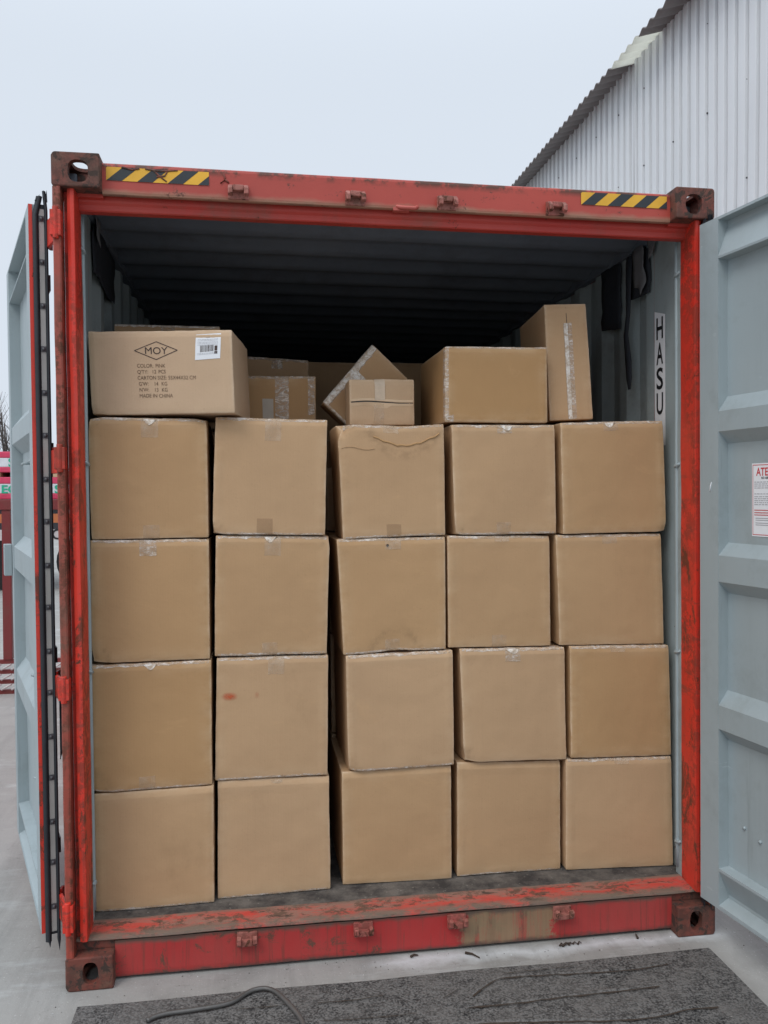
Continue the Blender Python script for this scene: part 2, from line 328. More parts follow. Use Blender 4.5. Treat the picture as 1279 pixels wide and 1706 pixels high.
def sill_face_mat():
    b = NB('stained_sill_face'); sp = b.n('ShaderNodeSeparateXYZ'); b.l(b.tc.outputs['Object'], sp.inputs[0])
    c = b.mix(b.ramp(b.noise(1.8, 5, .6), [(.35, 0), (.65, 1)]), (.43, .028, .028), (.40, .055, .048))
    c = b.mix(b.math('MULTIPLY', b.ramp(b.noise(1, 5, .65, b.coord((26, 10, 1.2))), [(.52, 0), (.7, 1)]), .55), c, (.22, .05, .04))
    c = b.mix(b.ramp(b.noise(7, 9, .8, dist=.5), [(.56, 0), (.60, .9)]), c, (.10, .06, .04))
    c = b.mix(b.math('MULTIPLY', b.ramp(b.noise(1, 6, .7, b.coord((60, 10, 2.5))), [(.56, 0), (.62, 1)]), .5), c, (.13, .05, .035))
    # long tan scrape right of the middle, where the paint is gone
    gx = b.math('SUBTRACT', 1.0, b.math('MULTIPLY', b.math('ABSOLUTE', b.math('SUBTRACT', sp.outputs[0], .405)), 4.6))
    gx = b.math('ADD', gx, b.math('MULTIPLY', b.math('SUBTRACT', b.noise(7, 9, .78), .5), 3.0))
    c = b.mix(b.math('MULTIPLY', b.ramp(gx, [(.10, 0), (.28, 1)]), b.ramp(b.noise(1, 6, .75, b.coord((22, 10, 1.6)), .2), [(.36, .15), (.50, .92)])), c, b.mix(b.noise(1, 4, .6, b.coord((30, 10, 3))), (.17, .11, .065), (.36, .26, .15)))
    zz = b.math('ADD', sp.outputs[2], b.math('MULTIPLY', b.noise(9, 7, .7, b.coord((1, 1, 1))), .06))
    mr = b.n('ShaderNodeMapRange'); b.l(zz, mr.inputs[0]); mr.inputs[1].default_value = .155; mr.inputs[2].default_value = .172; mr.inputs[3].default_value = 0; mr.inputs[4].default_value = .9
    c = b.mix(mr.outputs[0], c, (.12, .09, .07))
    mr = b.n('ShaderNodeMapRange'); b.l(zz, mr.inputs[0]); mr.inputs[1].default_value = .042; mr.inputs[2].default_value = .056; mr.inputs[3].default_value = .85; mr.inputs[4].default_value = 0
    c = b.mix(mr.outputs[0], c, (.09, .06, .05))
    return b.fin(c, .5, b.bump(b.noise(30, 6, .65), .002, .6))
M['sill_face'] = sill_face_mat()
def clad(name, base, dk):
    b = NB(name)
    c = b.mix(b.ramp(b.noise(.6, 5, .6), [(.3, 0), (.7, 1)]), base, tuple(x * .93 for x in base))
    c = b.mix(b.math('MULTIPLY', b.ramp(b.noise(1, 5, .7, b.coord((3, 3, .25))), [(.5, 0), (.75, 1)]), .4), c, dk)
    c = b.mix(b.ramp(b.noise(7, 4, .6), [(.74, 0), (.77, .8)]), c, (.25, .25, .26))
    return b.fin(c, .5, b.bump(b.noise(1.2, 3, .5), .02, .35))
M['clad'] = clad('white_cladding', (.70, .73, .755), (.58, .60, .62))
M['roof'] = clad('grey_brown_roofing', (.22, .20, .195), (.13, .11, .11))
M['roof_lt'] = clad('pale_rooflight_sheet', (.74, .74, .70), (.60, .60, .56))

_m = M['roof_lt'].node_tree; _b = next(n for n in _m.nodes if n.type == 'BSDF_PRINCIPLED'); _o = next(n for n in _m.nodes if n.type == 'OUTPUT_MATERIAL')
_t = _m.nodes.new('ShaderNodeBsdfTranslucent'); _t.inputs[0].default_value = (.84, .84, .78, 1); _x = _m.nodes.new('ShaderNodeMixShader'); _x.inputs[0].default_value = .7
_m.links.new(_b.outputs[0], _x.inputs[1]); _m.links.new(_t.outputs[0], _x.inputs[2]); _m.links.new(_x.outputs[0], _o.inputs[0])

# ------------------------------------------------------------------ mesh building
SH = -0.01971 / 2.9          # the old container is racked a little out of square
class MB:
    def __init__(s): s.v = []; s.f = []; s.mi = []; s.cur = 0; s.sm = []
    def add(s, vs, fs, smooth=False):
        o = len(s.v); s.v += [tuple(p) for p in vs]
        for f in fs: s.f.append([o + i for i in f]); s.mi.append(s.cur); s.sm.append(smooth)
    def box(s, x0, x1, y0, y1, z0, z1):
        v = [(x, y, z) for x in (x0, x1) for y in (y0, y1) for z in (z0, z1)]
        s.add(v, [(0, 1, 3, 2), (4, 6, 7, 5), (0, 4, 5, 1), (2, 3, 7, 6), (0, 2, 6, 4), (1, 5, 7, 3)])
    def prism(s, poly, a0, a1, axis='x'):
        """poly = list of 2D points; extruded along axis. x: (y,z)  y: (x,z)  z: (x,y)"""
        n = len(poly)
        P = {'x': lambda p, a: (a, p[0], p[1]), 'y': lambda p, a: (p[0], a, p[1]), 'z': lambda p, a: (p[0], p[1], a)}[axis]
        v = [P(p, a0) for p in poly] + [P(p, a1) for p in poly]
        s.add(v, [tuple(range(n)), tuple(range(2 * n - 1, n - 1, -1))] + [(i, (i + 1) % n, n + (i + 1) % n, n + i) for i in range(n)])
    def sheet(s, rows, smooth=False):
        m = len(rows[0]); v = [p for r in rows for p in r]
        s.add(v, [(i * m + j, i * m + j + 1, (i + 1) * m + j + 1, (i + 1) * m + j) for i in range(len(rows) - 1) for j in range(m - 1)], smooth)
    def tube(s, pts, r, n=8, r1=None):
        pts = [Vector(p) for p in pts]; rings = []
        for i, p in enumerate(pts):
            d = (pts[min(i + 1, len(pts) - 1)] - pts[max(i - 1, 0)]).normalized()
            u = d.cross(Vector((0, 0, 1)) if abs(d.z) < .9 else Vector((1, 0, 0))).normalized(); q = d.cross(u)
            rr = r if r1 is None else r + (r1 - r) * i / (len(pts) - 1)
            rings.append([p + rr * (u * math.cos(2 * math.pi * k / n) + q * math.sin(2 * math.pi * k / n)) for k in range(n)])
        v = [p for g in rings for p in g]; f = []
        for i in range(len(pts) - 1):
            for k in range(n): f.append((i * n + k, i * n + (k + 1) % n, (i + 1) * n + (k + 1) % n, (i + 1) * n + k))
        f += [tuple(range(n))[::-1], tuple((len(pts) - 1) * n + k for k in range(n))]
        s.add(v, f, True)
    def cyl(s, c, r, h, axis='y', n=16):
        c = Vector(c); a = {'x': Vector((1, 0, 0)), 'y': Vector((0, 1, 0)), 'z': Vector((0, 0, 1))}[axis]
        s.tube([c - a * h / 2, c + a * h / 2], r, n)
    def build(s, name, mats, parent=None, loc=(0, 0, 0), shear=True, bevel=0, seg=2, fn=None, fix=True, sub=0):
        me = bpy.data.meshes.new(name)
        vs = s.v
        if fn: vs = [fn(Vector(p)) for p in vs]
        if shear: vs = [(p[0] + SH * p[2], p[1], p[2]) for p in vs]
        base = Vector(parent.location) if parent else Vector(loc)
        me.from_pydata([Vector(p) - base for p in vs], [], s.f)
        for m in (mats if isinstance(mats, (list, tuple)) else [mats]): me.materials.append(m)
        for p, k, sm in zip(me.polygons, s.mi, s.sm): p.material_index = k; p.use_smooth = sm
        if fix or bevel:
            bm = bmesh.new(); bm.from_mesh(me)
            if fix: bmesh.ops.remove_doubles(bm, verts=bm.verts, dist=1e-5)
            if fix: bmesh.ops.recalc_face_normals(bm, faces=bm.faces)
            if bevel:
                eds = [e for e in bm.edges if len(e.link_faces) == 2 and e.calc_face_angle(0) > .5]
                bmesh.ops.bevel(bm, geom=eds, offset=bevel, segments=seg, affect='EDGES', profile=.6, clamp_overlap=True)
            bm.to_mesh(me); bm.free()
        o = bpy.data.objects.new(name, me); COL.objects.link(o)
        o.location = (0, 0, 0) if parent else loc
        if parent: o.parent = parent
        return o
def edge_attr(o, val=.45):
    """how worn the paint of a small part is (drives chips and rust)"""
    a = o.data.attributes.new('edge', 'FLOAT', 'POINT'); a.data.foreach_set('value', [val] * len(o.data.vertices)); return o
def empty(name, loc=(0, 0, 0)):
    e = bpy.data.objects.new(name, None); COL.objects.link(e); e.location = loc; e.empty_display_size = .1; return e
def tag(o, label, cat, group=None, kind=None):
    if label: o['label'] = label
    if cat: o['category'] = cat
    if group: o['group'] = group
    if kind: o['kind'] = kind
    return o
def text_mesh(body, size, align='CENTER', sx=1.0, bold=0.0):
    """(verts, faces) of flat lettering in the XY plane"""
    cu = bpy.data.curves.new('lettering', 'FONT'); cu.body = body; cu.size = size; cu.align_x = align; cu.offset = bold
    cu.resolution_u = 4
    ob = bpy.data.objects.new('lettering', cu); COL.objects.link(ob)
    bpy.context.view_layer.update()
    me = bpy.data.meshes.new_from_object(ob.evaluated_get(bpy.context.evaluated_depsgraph_get()))
    vs = [(v.co.x * sx, v.co.y) for v in me.vertices]; fs = [tuple(p.vertices) for p in me.polygons]
    bpy.data.objects.remove(ob); bpy.data.curves.remove(cu); bpy.data.meshes.remove(me)
    return vs, fs

# ------------------------------------------------------------------ ground
b = MB(); N = 24
b.sheet([[(-400 + 800 * i / N, -400 + 800 * j / N, 0) for i in range(N + 1)] for j in range(N + 1)])
g = b.build('ground', M['ground'], shear=False, fix=False); g['kind'] = 'structure'

# ------------------------------------------------------------------ the shipping container
CL = 6.06; HW = 1.219; TOP = 2.896
BOX = tag(empty('shipping_container', (0, 0, 0)), 'weathered red steel shipping container standing open on the concrete yard, packed with brown cartons', 'shipping container')

def grid_box(mb, x0, x1, y0, y1, z0, z1, step=.05): mb.box(x0, x1, y0, y1, z0, z1)

# corner castings with their oval front holes
def oval_cutter(c, ax, ra, rb, L):
    """oval prism through c along axis ax"""
    b = MB(); n = 28; P = []
    for k in range(n):
        t = 2 * math.pi * k / n; P.append((ra * abs(math.cos(t)) ** .75 * math.copysign(1, math.cos(t)), rb * abs(math.sin(t)) ** .75 * math.copysign(1, math.sin(t))))
    if ax == 'y': b.prism([(c[0] + p, c[2] + q) for p, q in P], c[1] - L, c[1] + L, 'y')
    if ax == 'x': b.prism([(c[1] + p, c[2] + q) for p, q in P], c[0] - L, c[0] + L, 'x')
    if ax == 'z': b.prism([(c[0] + p, c[1] + q) for p, q in P], c[2] - L, c[2] + L, 'z')
    return b
def casting(x0, y0, z0, sx, top):
    """hollow cast corner with oval holes; x0 = outer side face, the block runs inward"""
    W_, D_, H_ = .162, .178, .118
    b = MB(); b.box(min(x0, x0 + sx * W_), max(x0, x0 + sx * W_), y0, y0 + D_, z0, z0 + H_)
    o = b.build('corner_casting', M['rusty'], BOX, shear=False)
    bm = bmesh.new(); bm.from_mesh(o.data)
    big_ = [e for e in bm.edges if all(abs(v.co.x - x0) < 1e-4 for v in e.verts)]
    bmesh.ops.bevel(bm, geom=big_, offset=.017, segments=5, affect='EDGES', profile=.5)
    sm_ = [e for e in bm.edges if len(e.link_faces) == 2 and e.calc_face_angle(0) > 1.0]
    bmesh.ops.bevel(bm, geom=sm_, offset=.005, segments=2, affect='EDGES', profile=.5)
    bm.to_mesh(o.data); bm.free()
    cut = []
    t = .028; c = MB(); c.box(min(x0 + sx * t, x0 + sx * (W_ - t)), max(x0 + sx * t, x0 + sx * (W_ - t)), y0 + t, y0 + D_ - .02, z0 + (.022 if top else .012), z0 + H_ - (.012 if top else .022)); cut.append(c)
    cut.append(oval_cutter((x0 + sx * (.091 if top else .086), y0, z0 + (.054 if top else .062)), 'y', .0335 if top else .026, .038, .05))
    cut.append(oval_cutter((x0, y0 + .089, z0 + .058), 'x', .038, .028, .05))
    cut.append(oval_cutter((x0 + sx * .088, y0 + .092, z0 + (H_ if top else 0)), 'z', .034, .062, .04))
    tmp = []
    for c in cut:
        q = c.build('cutter', M['rusty'], None, shear=False); tmp.append(q)
        md = o.modifiers.new('cut', 'BOOLEAN'); md.operation = 'DIFFERENCE'; md.solver = 'EXACT'; md.object = q
    bpy.context.view_layer.update()
    me = bpy.data.meshes.new_from_object(o.evaluated_get(bpy.context.evaluated_depsgraph_get()))
    o.modifiers.clear(); old = o.data; o.data = me; bpy.data.meshes.remove(old)
    for q in tmp: bpy.data.objects.remove(q)
    for v in me.vertices: v.co = v.co + Vector((.0012 * noise.noise(v.co * 40), .0012 * noise.noise(v.co * 40 + Vector((5, 0, 0))), .0012 * noise.noise(v.co * 40 + Vector((0, 9, 0))))); v.co.x += SH * v.co.z
    edge_attr(o, .5); return o
for top in (0, 1):
    z0 = (TOP - .118) if top else 0.0
    casting(-HW, 0, z0, 1, top); casting(HW, 0, z0, -1, top)
for z0 in (0, TOP - .118):
    for sx in (-1, 1):
        b = MB(); x0 = sx * HW; b.box(min(x0, x0 - sx * .162), max(x0, x0 - sx * .162), CL - .178, CL, z0, z0 + .118)
        edge_attr(b.build('corner_casting', M['rusty'], BOX, bevel=.008))
        # rear-end posts
    # end rails
for za_, zb_ in ((.01, .15), (TOP - .10, TOP - .01)):
    b = MB(); b.box(-1.057, 1.057, CL - .10, CL - .02, za_, zb_); b.build('end_rail', M['red'], BOX, bevel=.004)
for sx in (-1, 1):
    b = MB(); b.box(min(sx * 1.21, sx * 1.09), max(sx * 1.21, sx * 1.09), CL - .15, CL - .01, .118, TOP - .118); b.build('corner_post', M['red'], BOX, bevel=.006)

# door-end corner posts
zA, zB = .118, TOP - .118
def dense(z0, z1, n=60): return [z0 + (z1 - z0) * k / n for k in range(n + 1)]
def profile_post(name, prof, mat, z0, z1, parent=BOX, wob=.0015, n=60, ed=(.0, .0)):
    """open profile [(x,y)...] swept in z with slight dents; returns object"""
    b = MB()
    rows = []
    for z in dense(z0, z1, n):
        rows.append([(x + wob * noise.noise(Vector((x * 9, y * 9 + 3, z * 5))), y + wob * 1.6 * noise.noise(Vector((x * 7 + 9, y * 9, z * 6))), z) for x, y in prof])
    b.sheet(rows, False)
    o = b.build(name, mat, parent, fix=True)
    a = o.data.attributes.new('edge', 'FLOAT', 'POINT')
    m = len(prof); vals = []
    for v in o.data.vertices: vals.append(ed[0] + (ed[1] - ed[0]) * max(0, min(1, .5 + 1.6 * noise.noise(Vector((v.co.x * 60, v.co.y * 60, v.co.z * 3))))))
    a.data.foreach_set('value', vals)
    return o
def sub(prof, n=3):
    r = []
    for (a, c) in zip(prof[:-1], prof[1:]): r += [(a[0] + (c[0] - a[0]) * k / n, a[1] + (c[1] - a[1]) * k / n) for k in range(n)]
    return r + [prof[-1]]
for sx in (-1, 1):
    P = [(1.214, .16), (1.214, .006), (1.209, .001), (1.193, .001), (1.188, .005), (1.187, .055)]
    profile_post('corner_post', sub([(sx * x, y) for x, y in P], 2), M['post_strip'], zA, zB, n=90, ed=(.15, .9))
    P = [(1.187, .056), (1.176, .060), (1.173, .045), (1.170, .026), (1.158, .020), (1.147, .022), (1.145, .028), (1.145, .135), (1.152, .140)]
    profile_post('corner_post', sub([(sx * x, y) for x, y in P], 2), M['red_bright'], .163, zB, n=90, ed=(.0, .55))
    # inner grey post with its lashing bar and rings
    prof = sub([(sx * x, y) for x, y in [(1.146, .136), (1.147, .150), (1.150, .190), (1.163, .198), (1.170, .215), (1.176, .235), (1.176, .42)]], 3)
    profile_post('inner_post', prof, M['grey_wall'], .16, 2.83, wob=.002)
    b = MB(); b.tube([(sx * 1.1515, .176, z) for z in dense(.2, 2.74, 24)], .010, 10); lb = b.build('lashing_bar', M['grey'], BOX)
    for z in (.304, 1.082, 1.839, 2.604):
        b = MB(); b.tube([(sx * (1.1478), .168 - .022, z + .01), (sx * 1.143, .150, z + .003), (sx * 1.142, .178, z - .004), (sx * 1.150, .188, z)], .006, 8)
        b.box(*sorted((sx * 1.1395, sx * 1.157)), .158, .18, z - .006, z + .006)
        b.build('lashing_ring', M['grey'], BOX)

# header: main rail, hood under it, door stop
def swept_x(name, prof, x0, x1, mat, n=80, wob=.001, closed=False, parent=BOX, edge_ids=()):
    b = MB(); rows = []
    prof = prof + ([prof[0]] if closed else [])
    for k in range(n + 1):
        x = x0 + (x1 - x0) * k / n
        rows.append([(x, y + wob * noise.noise(Vector((x * 6, y * 9, z * 9))), z + wob * noise.noise(Vector((x * 5 + 7, y * 9, z * 9)))) for y, z in prof])
    b.sheet(rows); o = b.build(name, mat, parent, fix=True)
    a = o.data.attributes.new('edge', 'FLOAT', 'POINT')
    ez = [p for i, p in enumerate(prof) if i in edge_ids]
    a.data.foreach_set('value', [1.0 if any(abs(v.co.y - y) < .004 and abs(v.co.z - z) < .004 for y, z in ez) else 0.0 for v in o.data.vertices])
    return o
hp = [(.20, 2.884), (.058, 2.884), (.052, 2.880), (.050, 2.872), (.050, 2.85), (.050, 2.83), (.050, 2.81), (.050, 2.795), (.050, 2.784), (.052, 2.776), (.057, 2.773), (.068, 2.773), (.070, 2.780), (.070, 2.800), (.088, 2.800)]
swept_x('header_rail', hp, -1.057, 1.057, M['header'], edge_ids=(1, 2, 3))
hp2 = [(.088, 2.800), (.0885, 2.764), (.091, 2.758), (.098, 2.750), (.100, 2.742), (.100, 2.733), (.104, 2.729), (.135, 2.728), (.14, 2.735), (.14, 2.84)]
swept_x('door_stop', hp2, -1.145, 1.145, M['red'])
for sx in (-1, 1):   # the casting end of the lintel
    b = MB(); b.box(*sorted((sx * 1.188, sx * 1.057)), .066, .14, 2.766, 2.779); b.build('lintel_plate', M['red'], BOX)
# sill
sf = [(.10, .012), (.060, .008), (.054, .012), (.052, .03), (.052, .07), (.052, .11), (.052, .135), (.050, .145)]
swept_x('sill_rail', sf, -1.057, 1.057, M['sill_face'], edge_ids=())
st = [(.060, .148), (.046, .150), (.042, .154), (.044, .161), (.060, .1645), (.085, .1655), (.11, .1665), (.135, .168), (.152, .170), (.158, .1705)]
swept_x('sill_top', st, -1.186, 1.186, M['sill_top'], wob=.003, n=160, edge_ids=(1, 2, 3, 4, 8, 9))
for sx in (-1, 1):
    b = MB(); b.box(*sorted((sx * 1.188, sx * 1.057)), .055, .14, .118, .1475); edge_attr(b.build('sill_plate', M['rusty'], BOX, bevel=.003))

# floor
b = MB()
nx, ny = 60, 30
b.sheet([[(-1.176 + 2.352 * i / nx, .158 + (CL - .24) * (j / ny) ** 1.6, .1695 + .001 * noise.noise(Vector((i * .7, j * .9, 0)))) for i in range(nx + 1)] for j in range(ny + 1)])
b.build('floor', M['floor'], BOX)
b = MB(); b.box(-1.15, 1.15, .16, CL - .1, .02, .15); b.build('underfloor', M['bolt'], BOX)

# corrugated side walls, roof and end wall (inside grey, outside red)
def corr(t, p=.278, d=.036):
    u = (t / p) % 1.0
    if u < .26: return 0.0
    if u < .50: return d * (u - .26) / .24
    if u < .76: return d
    return d * (1 - (u - .76) / .24)
ys = [.42 + .278 * (k + f_) for k in range(20) for f_ in (0, .26, .5, .76) if .42 + .278 * (k + f_) < CL - .12] + [CL - .12]
for sx in (-1, 1):
    for nm, off, mt in (('inner', 0, M['grey_wall']), ('outer', .004, M['red'])):
        b = MB(); rows = []
        for z in dense(.16, 2.83, 24):
            rows.append([(sx * (1.176 + corr(y - .42) + off) + .003 * noise.noise(Vector((y * 2, z * 2, sx))), y, z) for y in ys])
        b.sheet(rows); b.build('side_wall', mt, BOX)
    b = MB(); b.box(*sorted((sx * 1.218, sx * 1.196)), .178, CL - .178, 2.825, 2.885); b.build('top_rail', M['red'], BOX, bevel=.004)
    b = MB(); b.box(*sorted((sx * 1.195, sx * 1.160)), .145, CL - .14, 2.815, 2.875); b.build('inner_rail', M['ceiling'], BOX, bevel=.004)
    b = MB(); b.box(*sorted((sx * 1.216, sx * 1.178)), .178, CL - .178, .012, .162); b.build('bottom_rail', M['red'], BOX, bevel=.004)
ry = [.205 + .26 * (k + f_) for k in range(24) for f_ in (0, .22, .42, .58, .80) if .205 + .26 * (k + f_) < CL - .1] + [CL - .1]
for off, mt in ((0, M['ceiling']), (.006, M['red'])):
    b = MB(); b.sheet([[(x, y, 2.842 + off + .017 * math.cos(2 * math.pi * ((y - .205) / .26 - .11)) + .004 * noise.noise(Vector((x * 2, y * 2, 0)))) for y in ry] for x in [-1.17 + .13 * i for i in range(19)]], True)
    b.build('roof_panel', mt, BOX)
b = MB()
xs = [-1.17 + .278 * (k + f_) for k in range(9) for f_ in (0, .26, .5, .76) if -1.17 + .278 * (k + f_) < 1.17] + [1.17]
for off in (0, .005): b.sheet([[(x, CL - .10 + corr(x + 1.17) + off, z) for x in xs] for z in (.15, 1.5, 2.84)])
b.build('end_wall', M['grey_in'], BOX)

# hazard chevrons on the header
def hazard(x0, x1, z0, z1, phase):
    b = MB(); b.cur = 1
    y = .0478; n = 9; wd = .052; sl = .055; pitch = .104
    b.add([(x0, y, z0), (x1, y, z0), (x1, y, z1), (x0, y, z1)], [(0, 1, 2, 3)])
    b.cur = 0; y -= .0006
    x = x0 - .2 + phase
    while x < x1:
        poly = [(x, z0), (x + wd, z0), (x + wd + sl, z1), (x, z1) if 0 else (x + sl, z1)]
        # clip left and right
        def clip(poly, xc, keep):
            outp = []
            for i in range(len(poly)):
                a, c = poly[i], poly[(i + 1) % len(poly)]
                ia, ic = keep * (a[0] - xc) >= 0, keep * (c[0] - xc) >= 0
                if ia: outp.append(a)
                if ia != ic:
                    t = (xc - a[0]) / (c[0] - a[0]); outp.append((xc, a[1] + t * (c[1] - a[1])))
            return outp
        q = clip(poly, x0, 1)
        if len(q) > 2: q = clip(q, x1, -1)
        if len(q) > 2: b.add([(p[0], y, p[1]) for p in q], [tuple(range(len(q)))])
        x += pitch
    return b.build('hazard_sticker', [M['black'], M['yellow']], BOX, fix=False)
hz = hazard(-1.043, -.692, 2.822, 2.869, .097); hz['label'] = 'scratched yellow and black striped sticker'
hazard(.694, 1.042, 2.825, 2.872, .098)
# scratches through the left sticker down to rusty steel
for pts in ([(-.885, 2.866), (-.862, 2.845), (-.838, 2.827)], [(-.872, 2.842), (-.845, 2.846), (-.835, 2.862)], [(-.91, 2.868), (-.86, 2.862), (-.80, 2.868)], [(-.99, 2.869), (-.955, 2.862), (-.93, 2.867)], [(-.64, 2.866), (-.635, 2.845), (-.652, 2.832)], [(-.635, 2.845), (-.622, 2.835)]):
    b = MB(); b.tube([(x, .0472, z) for x, z in pts], .0038, 6, .0025); b.build('scrape', M['rusty'], BOX)

# lock-rod keepers
def keeper(x, zc, up):
    b = MB(); y = .050; w_ = .036; h_ = .026; s = 1 if up else -1
    b.box(x - w_, x + w_, y - .006, y + .004, zc - h_, zc + h_)
    for q in (-1, 1):
        b.prism([(y - .005, zc + s * .024), (y - .022, zc + s * .020), (y - .042, zc + s * .004), (y - .044, zc - s * .016), (y - .028, zc - s * .022), (y - .020, zc - s * .004), (y - .005, zc - s * .006)], x + q * w_ - (.016 if q > 0 else 0), x + q * w_ + (.016 if q < 0 else 0), 'x')
    b.box(x - w_ + .0165, x + w_ - .0165, y - .030, y - .007, zc + s * .008 - .009, zc + s * .008 + .011)
    return edge_attr(b.build('lock_keeper', M['keeper'], BOX, bevel=.0035, fn=lambda p: p + Vector((.0015 * noise.noise(p * 60), .002 * noise.noise(p * 50), .002 * noise.noise(p * 55)))))
for x in (-.59, -.171, .17, .59): keeper(x, 2.803, True)
for x in (-.594, -.169, .187, .604): keeper(x, .114, False)
b = MB(); b.tube([(-.02, .058, 2.786), (.0, .044, 2.778), (.05, .040, 2.776), (.06, .05, 2.784)], .008, 8); b.box(-.03, .03, .05, .075, 2.768, 2.782); b.build('door_handle_hook', M['red_faded'], BOX, bevel=.002)

# stickers and torn things on the inner side walls
t_b = MB(); t_b.cur = 0
xw = 1.1735
t_b.add([(xw, .412, 1.93), (xw, .316, 1.93), (xw, .316, 2.482), (xw, .412, 2.51)], [(0, 1, 2, 3)])
t_b.cur = 1
for k, ch in enumerate('HASU'):
    vs, fs = text_mesh(ch, .150, 'CENTER', 1, .0022)
    zc = 2.431 - k * .107
    xa, xb = min(v[0] for v in vs), max(v[0] for v in vs); ya, yb = min(v[1] for v in vs), max(v[1] for v in vs)
    t_b.add([(xw - .0012, .364 - ((x - xa) / (xb - xa) - .5) * .058, zc + ((y - ya) / (yb - ya) - .5) * .093) for x, y in vs], fs)
o = t_b.build('owner_code_sticker', [M['label'], M['lettering']], BOX, fix=False)
def patch(name, poly, x, mat, n=6, wob=.008):
    """ragged sheet: polygon in (y,z) at wall x, given thickness"""
    c = (sum(p[0] for p in poly) / len(poly), sum(p[1] for p in poly) / len(poly)); b = MB()
    rim = []
    for a, d in zip(poly, poly[1:] + poly[:1]):
        for k in range(n):
            t = k / n; y, z = a[0] + (d[0] - a[0]) * t, a[1] + (d[1] - a[1]) * t
            rim.append((y + wob * noise.noise(Vector((y * 30, z * 30, 1))), z + wob * noise.noise(Vector((y * 30, z * 30, 7)))))
    v = []; m = len(rim)
    for s_ in (1, .6, .25):
        for y, z in rim:
            yy, zz = c[0] + (y - c[0]) * s_, c[1] + (z - c[1]) * s_
            v.append((x + wob * 1.0 * noise.noise(Vector((yy * 14, zz * 14, 3))), yy, zz))
    f = [tuple(2 * m + k for k in range(m))]
    for r in range(2):
        for k in range(m): f.append((r * m + k, r * m + (k + 1) % m, (r + 1) * m + (k + 1) % m, (r + 1) * m + k))
    b.add(v, f, True); o = b.build(name, mat, BOX)
    md = o.modifiers.new('thick', 'SOLIDIFY'); md.thickness = .002
    return o
patch('black_patch', [(.622, 2.608), (.437, 2.60), (.436, 2.748), (.46, 2.80), (.621, 2.82)], 1.168, M['dark_patch'])
patch('black_patch', [(.73, 2.50), (.95, 2.53), (.95, 2.82), (.73, 2.81)], 1.168, M['dark_patch'])
patch('black_patch', [(-0 + .462, 2.766), (.484, 2.612), (.60, 2.62), (.696, 2.60), (.80, 2.58), (.98, 2.60), (1.0, 2.80), (.70, 2.82), (.5, 2.81)], -1.166, M['dark_patch'])
patch('torn_paper', [(.575, 2.82), (.47, 2.82), (.455, 2.70), (.445, 2.645), (.485, 2.60), (.515, 2.635), (.56, 2.65)], 1.150, M['liner'])
patch('torn_paper', [(.44, 2.83), (.36, 2.83), (.385, 2.76), (.42, 2.735)], 1.155, M['liner'])
patch('torn_paper', [(.56, 2.83), (.46, 2.83), (.47, 2.76), (.53, 2.72)], -1.150, M['liner'])
b = MB(); pts = [(1.150, .61, 2.80), (1.148, .612, 2.70), (1.150, .622, 2.55), (1.147, .640, 2.45), (1.150, .622, 2.33), (1.150, .615, 2.25), (1.15, .612, 2.20)]
rows = []
for (x, y, z), w_ in zip(pts, (.03, .028, .02, .022, .030, .026, .012)): rows.append([(x, y - w_, z), (x - .006, y, z), (x, y + w_, z)])
b.sheet(rows, True); o = b.build('hanging_strap', M['dark_patch'], loc=(1.13, .6, 2.2)); md = o.modifiers.new('t', 'SOLIDIFY'); md.thickness = .003
tag(o, 'narrow black strap hanging against the grey inner wall behind the lettered sticker', 'strap')

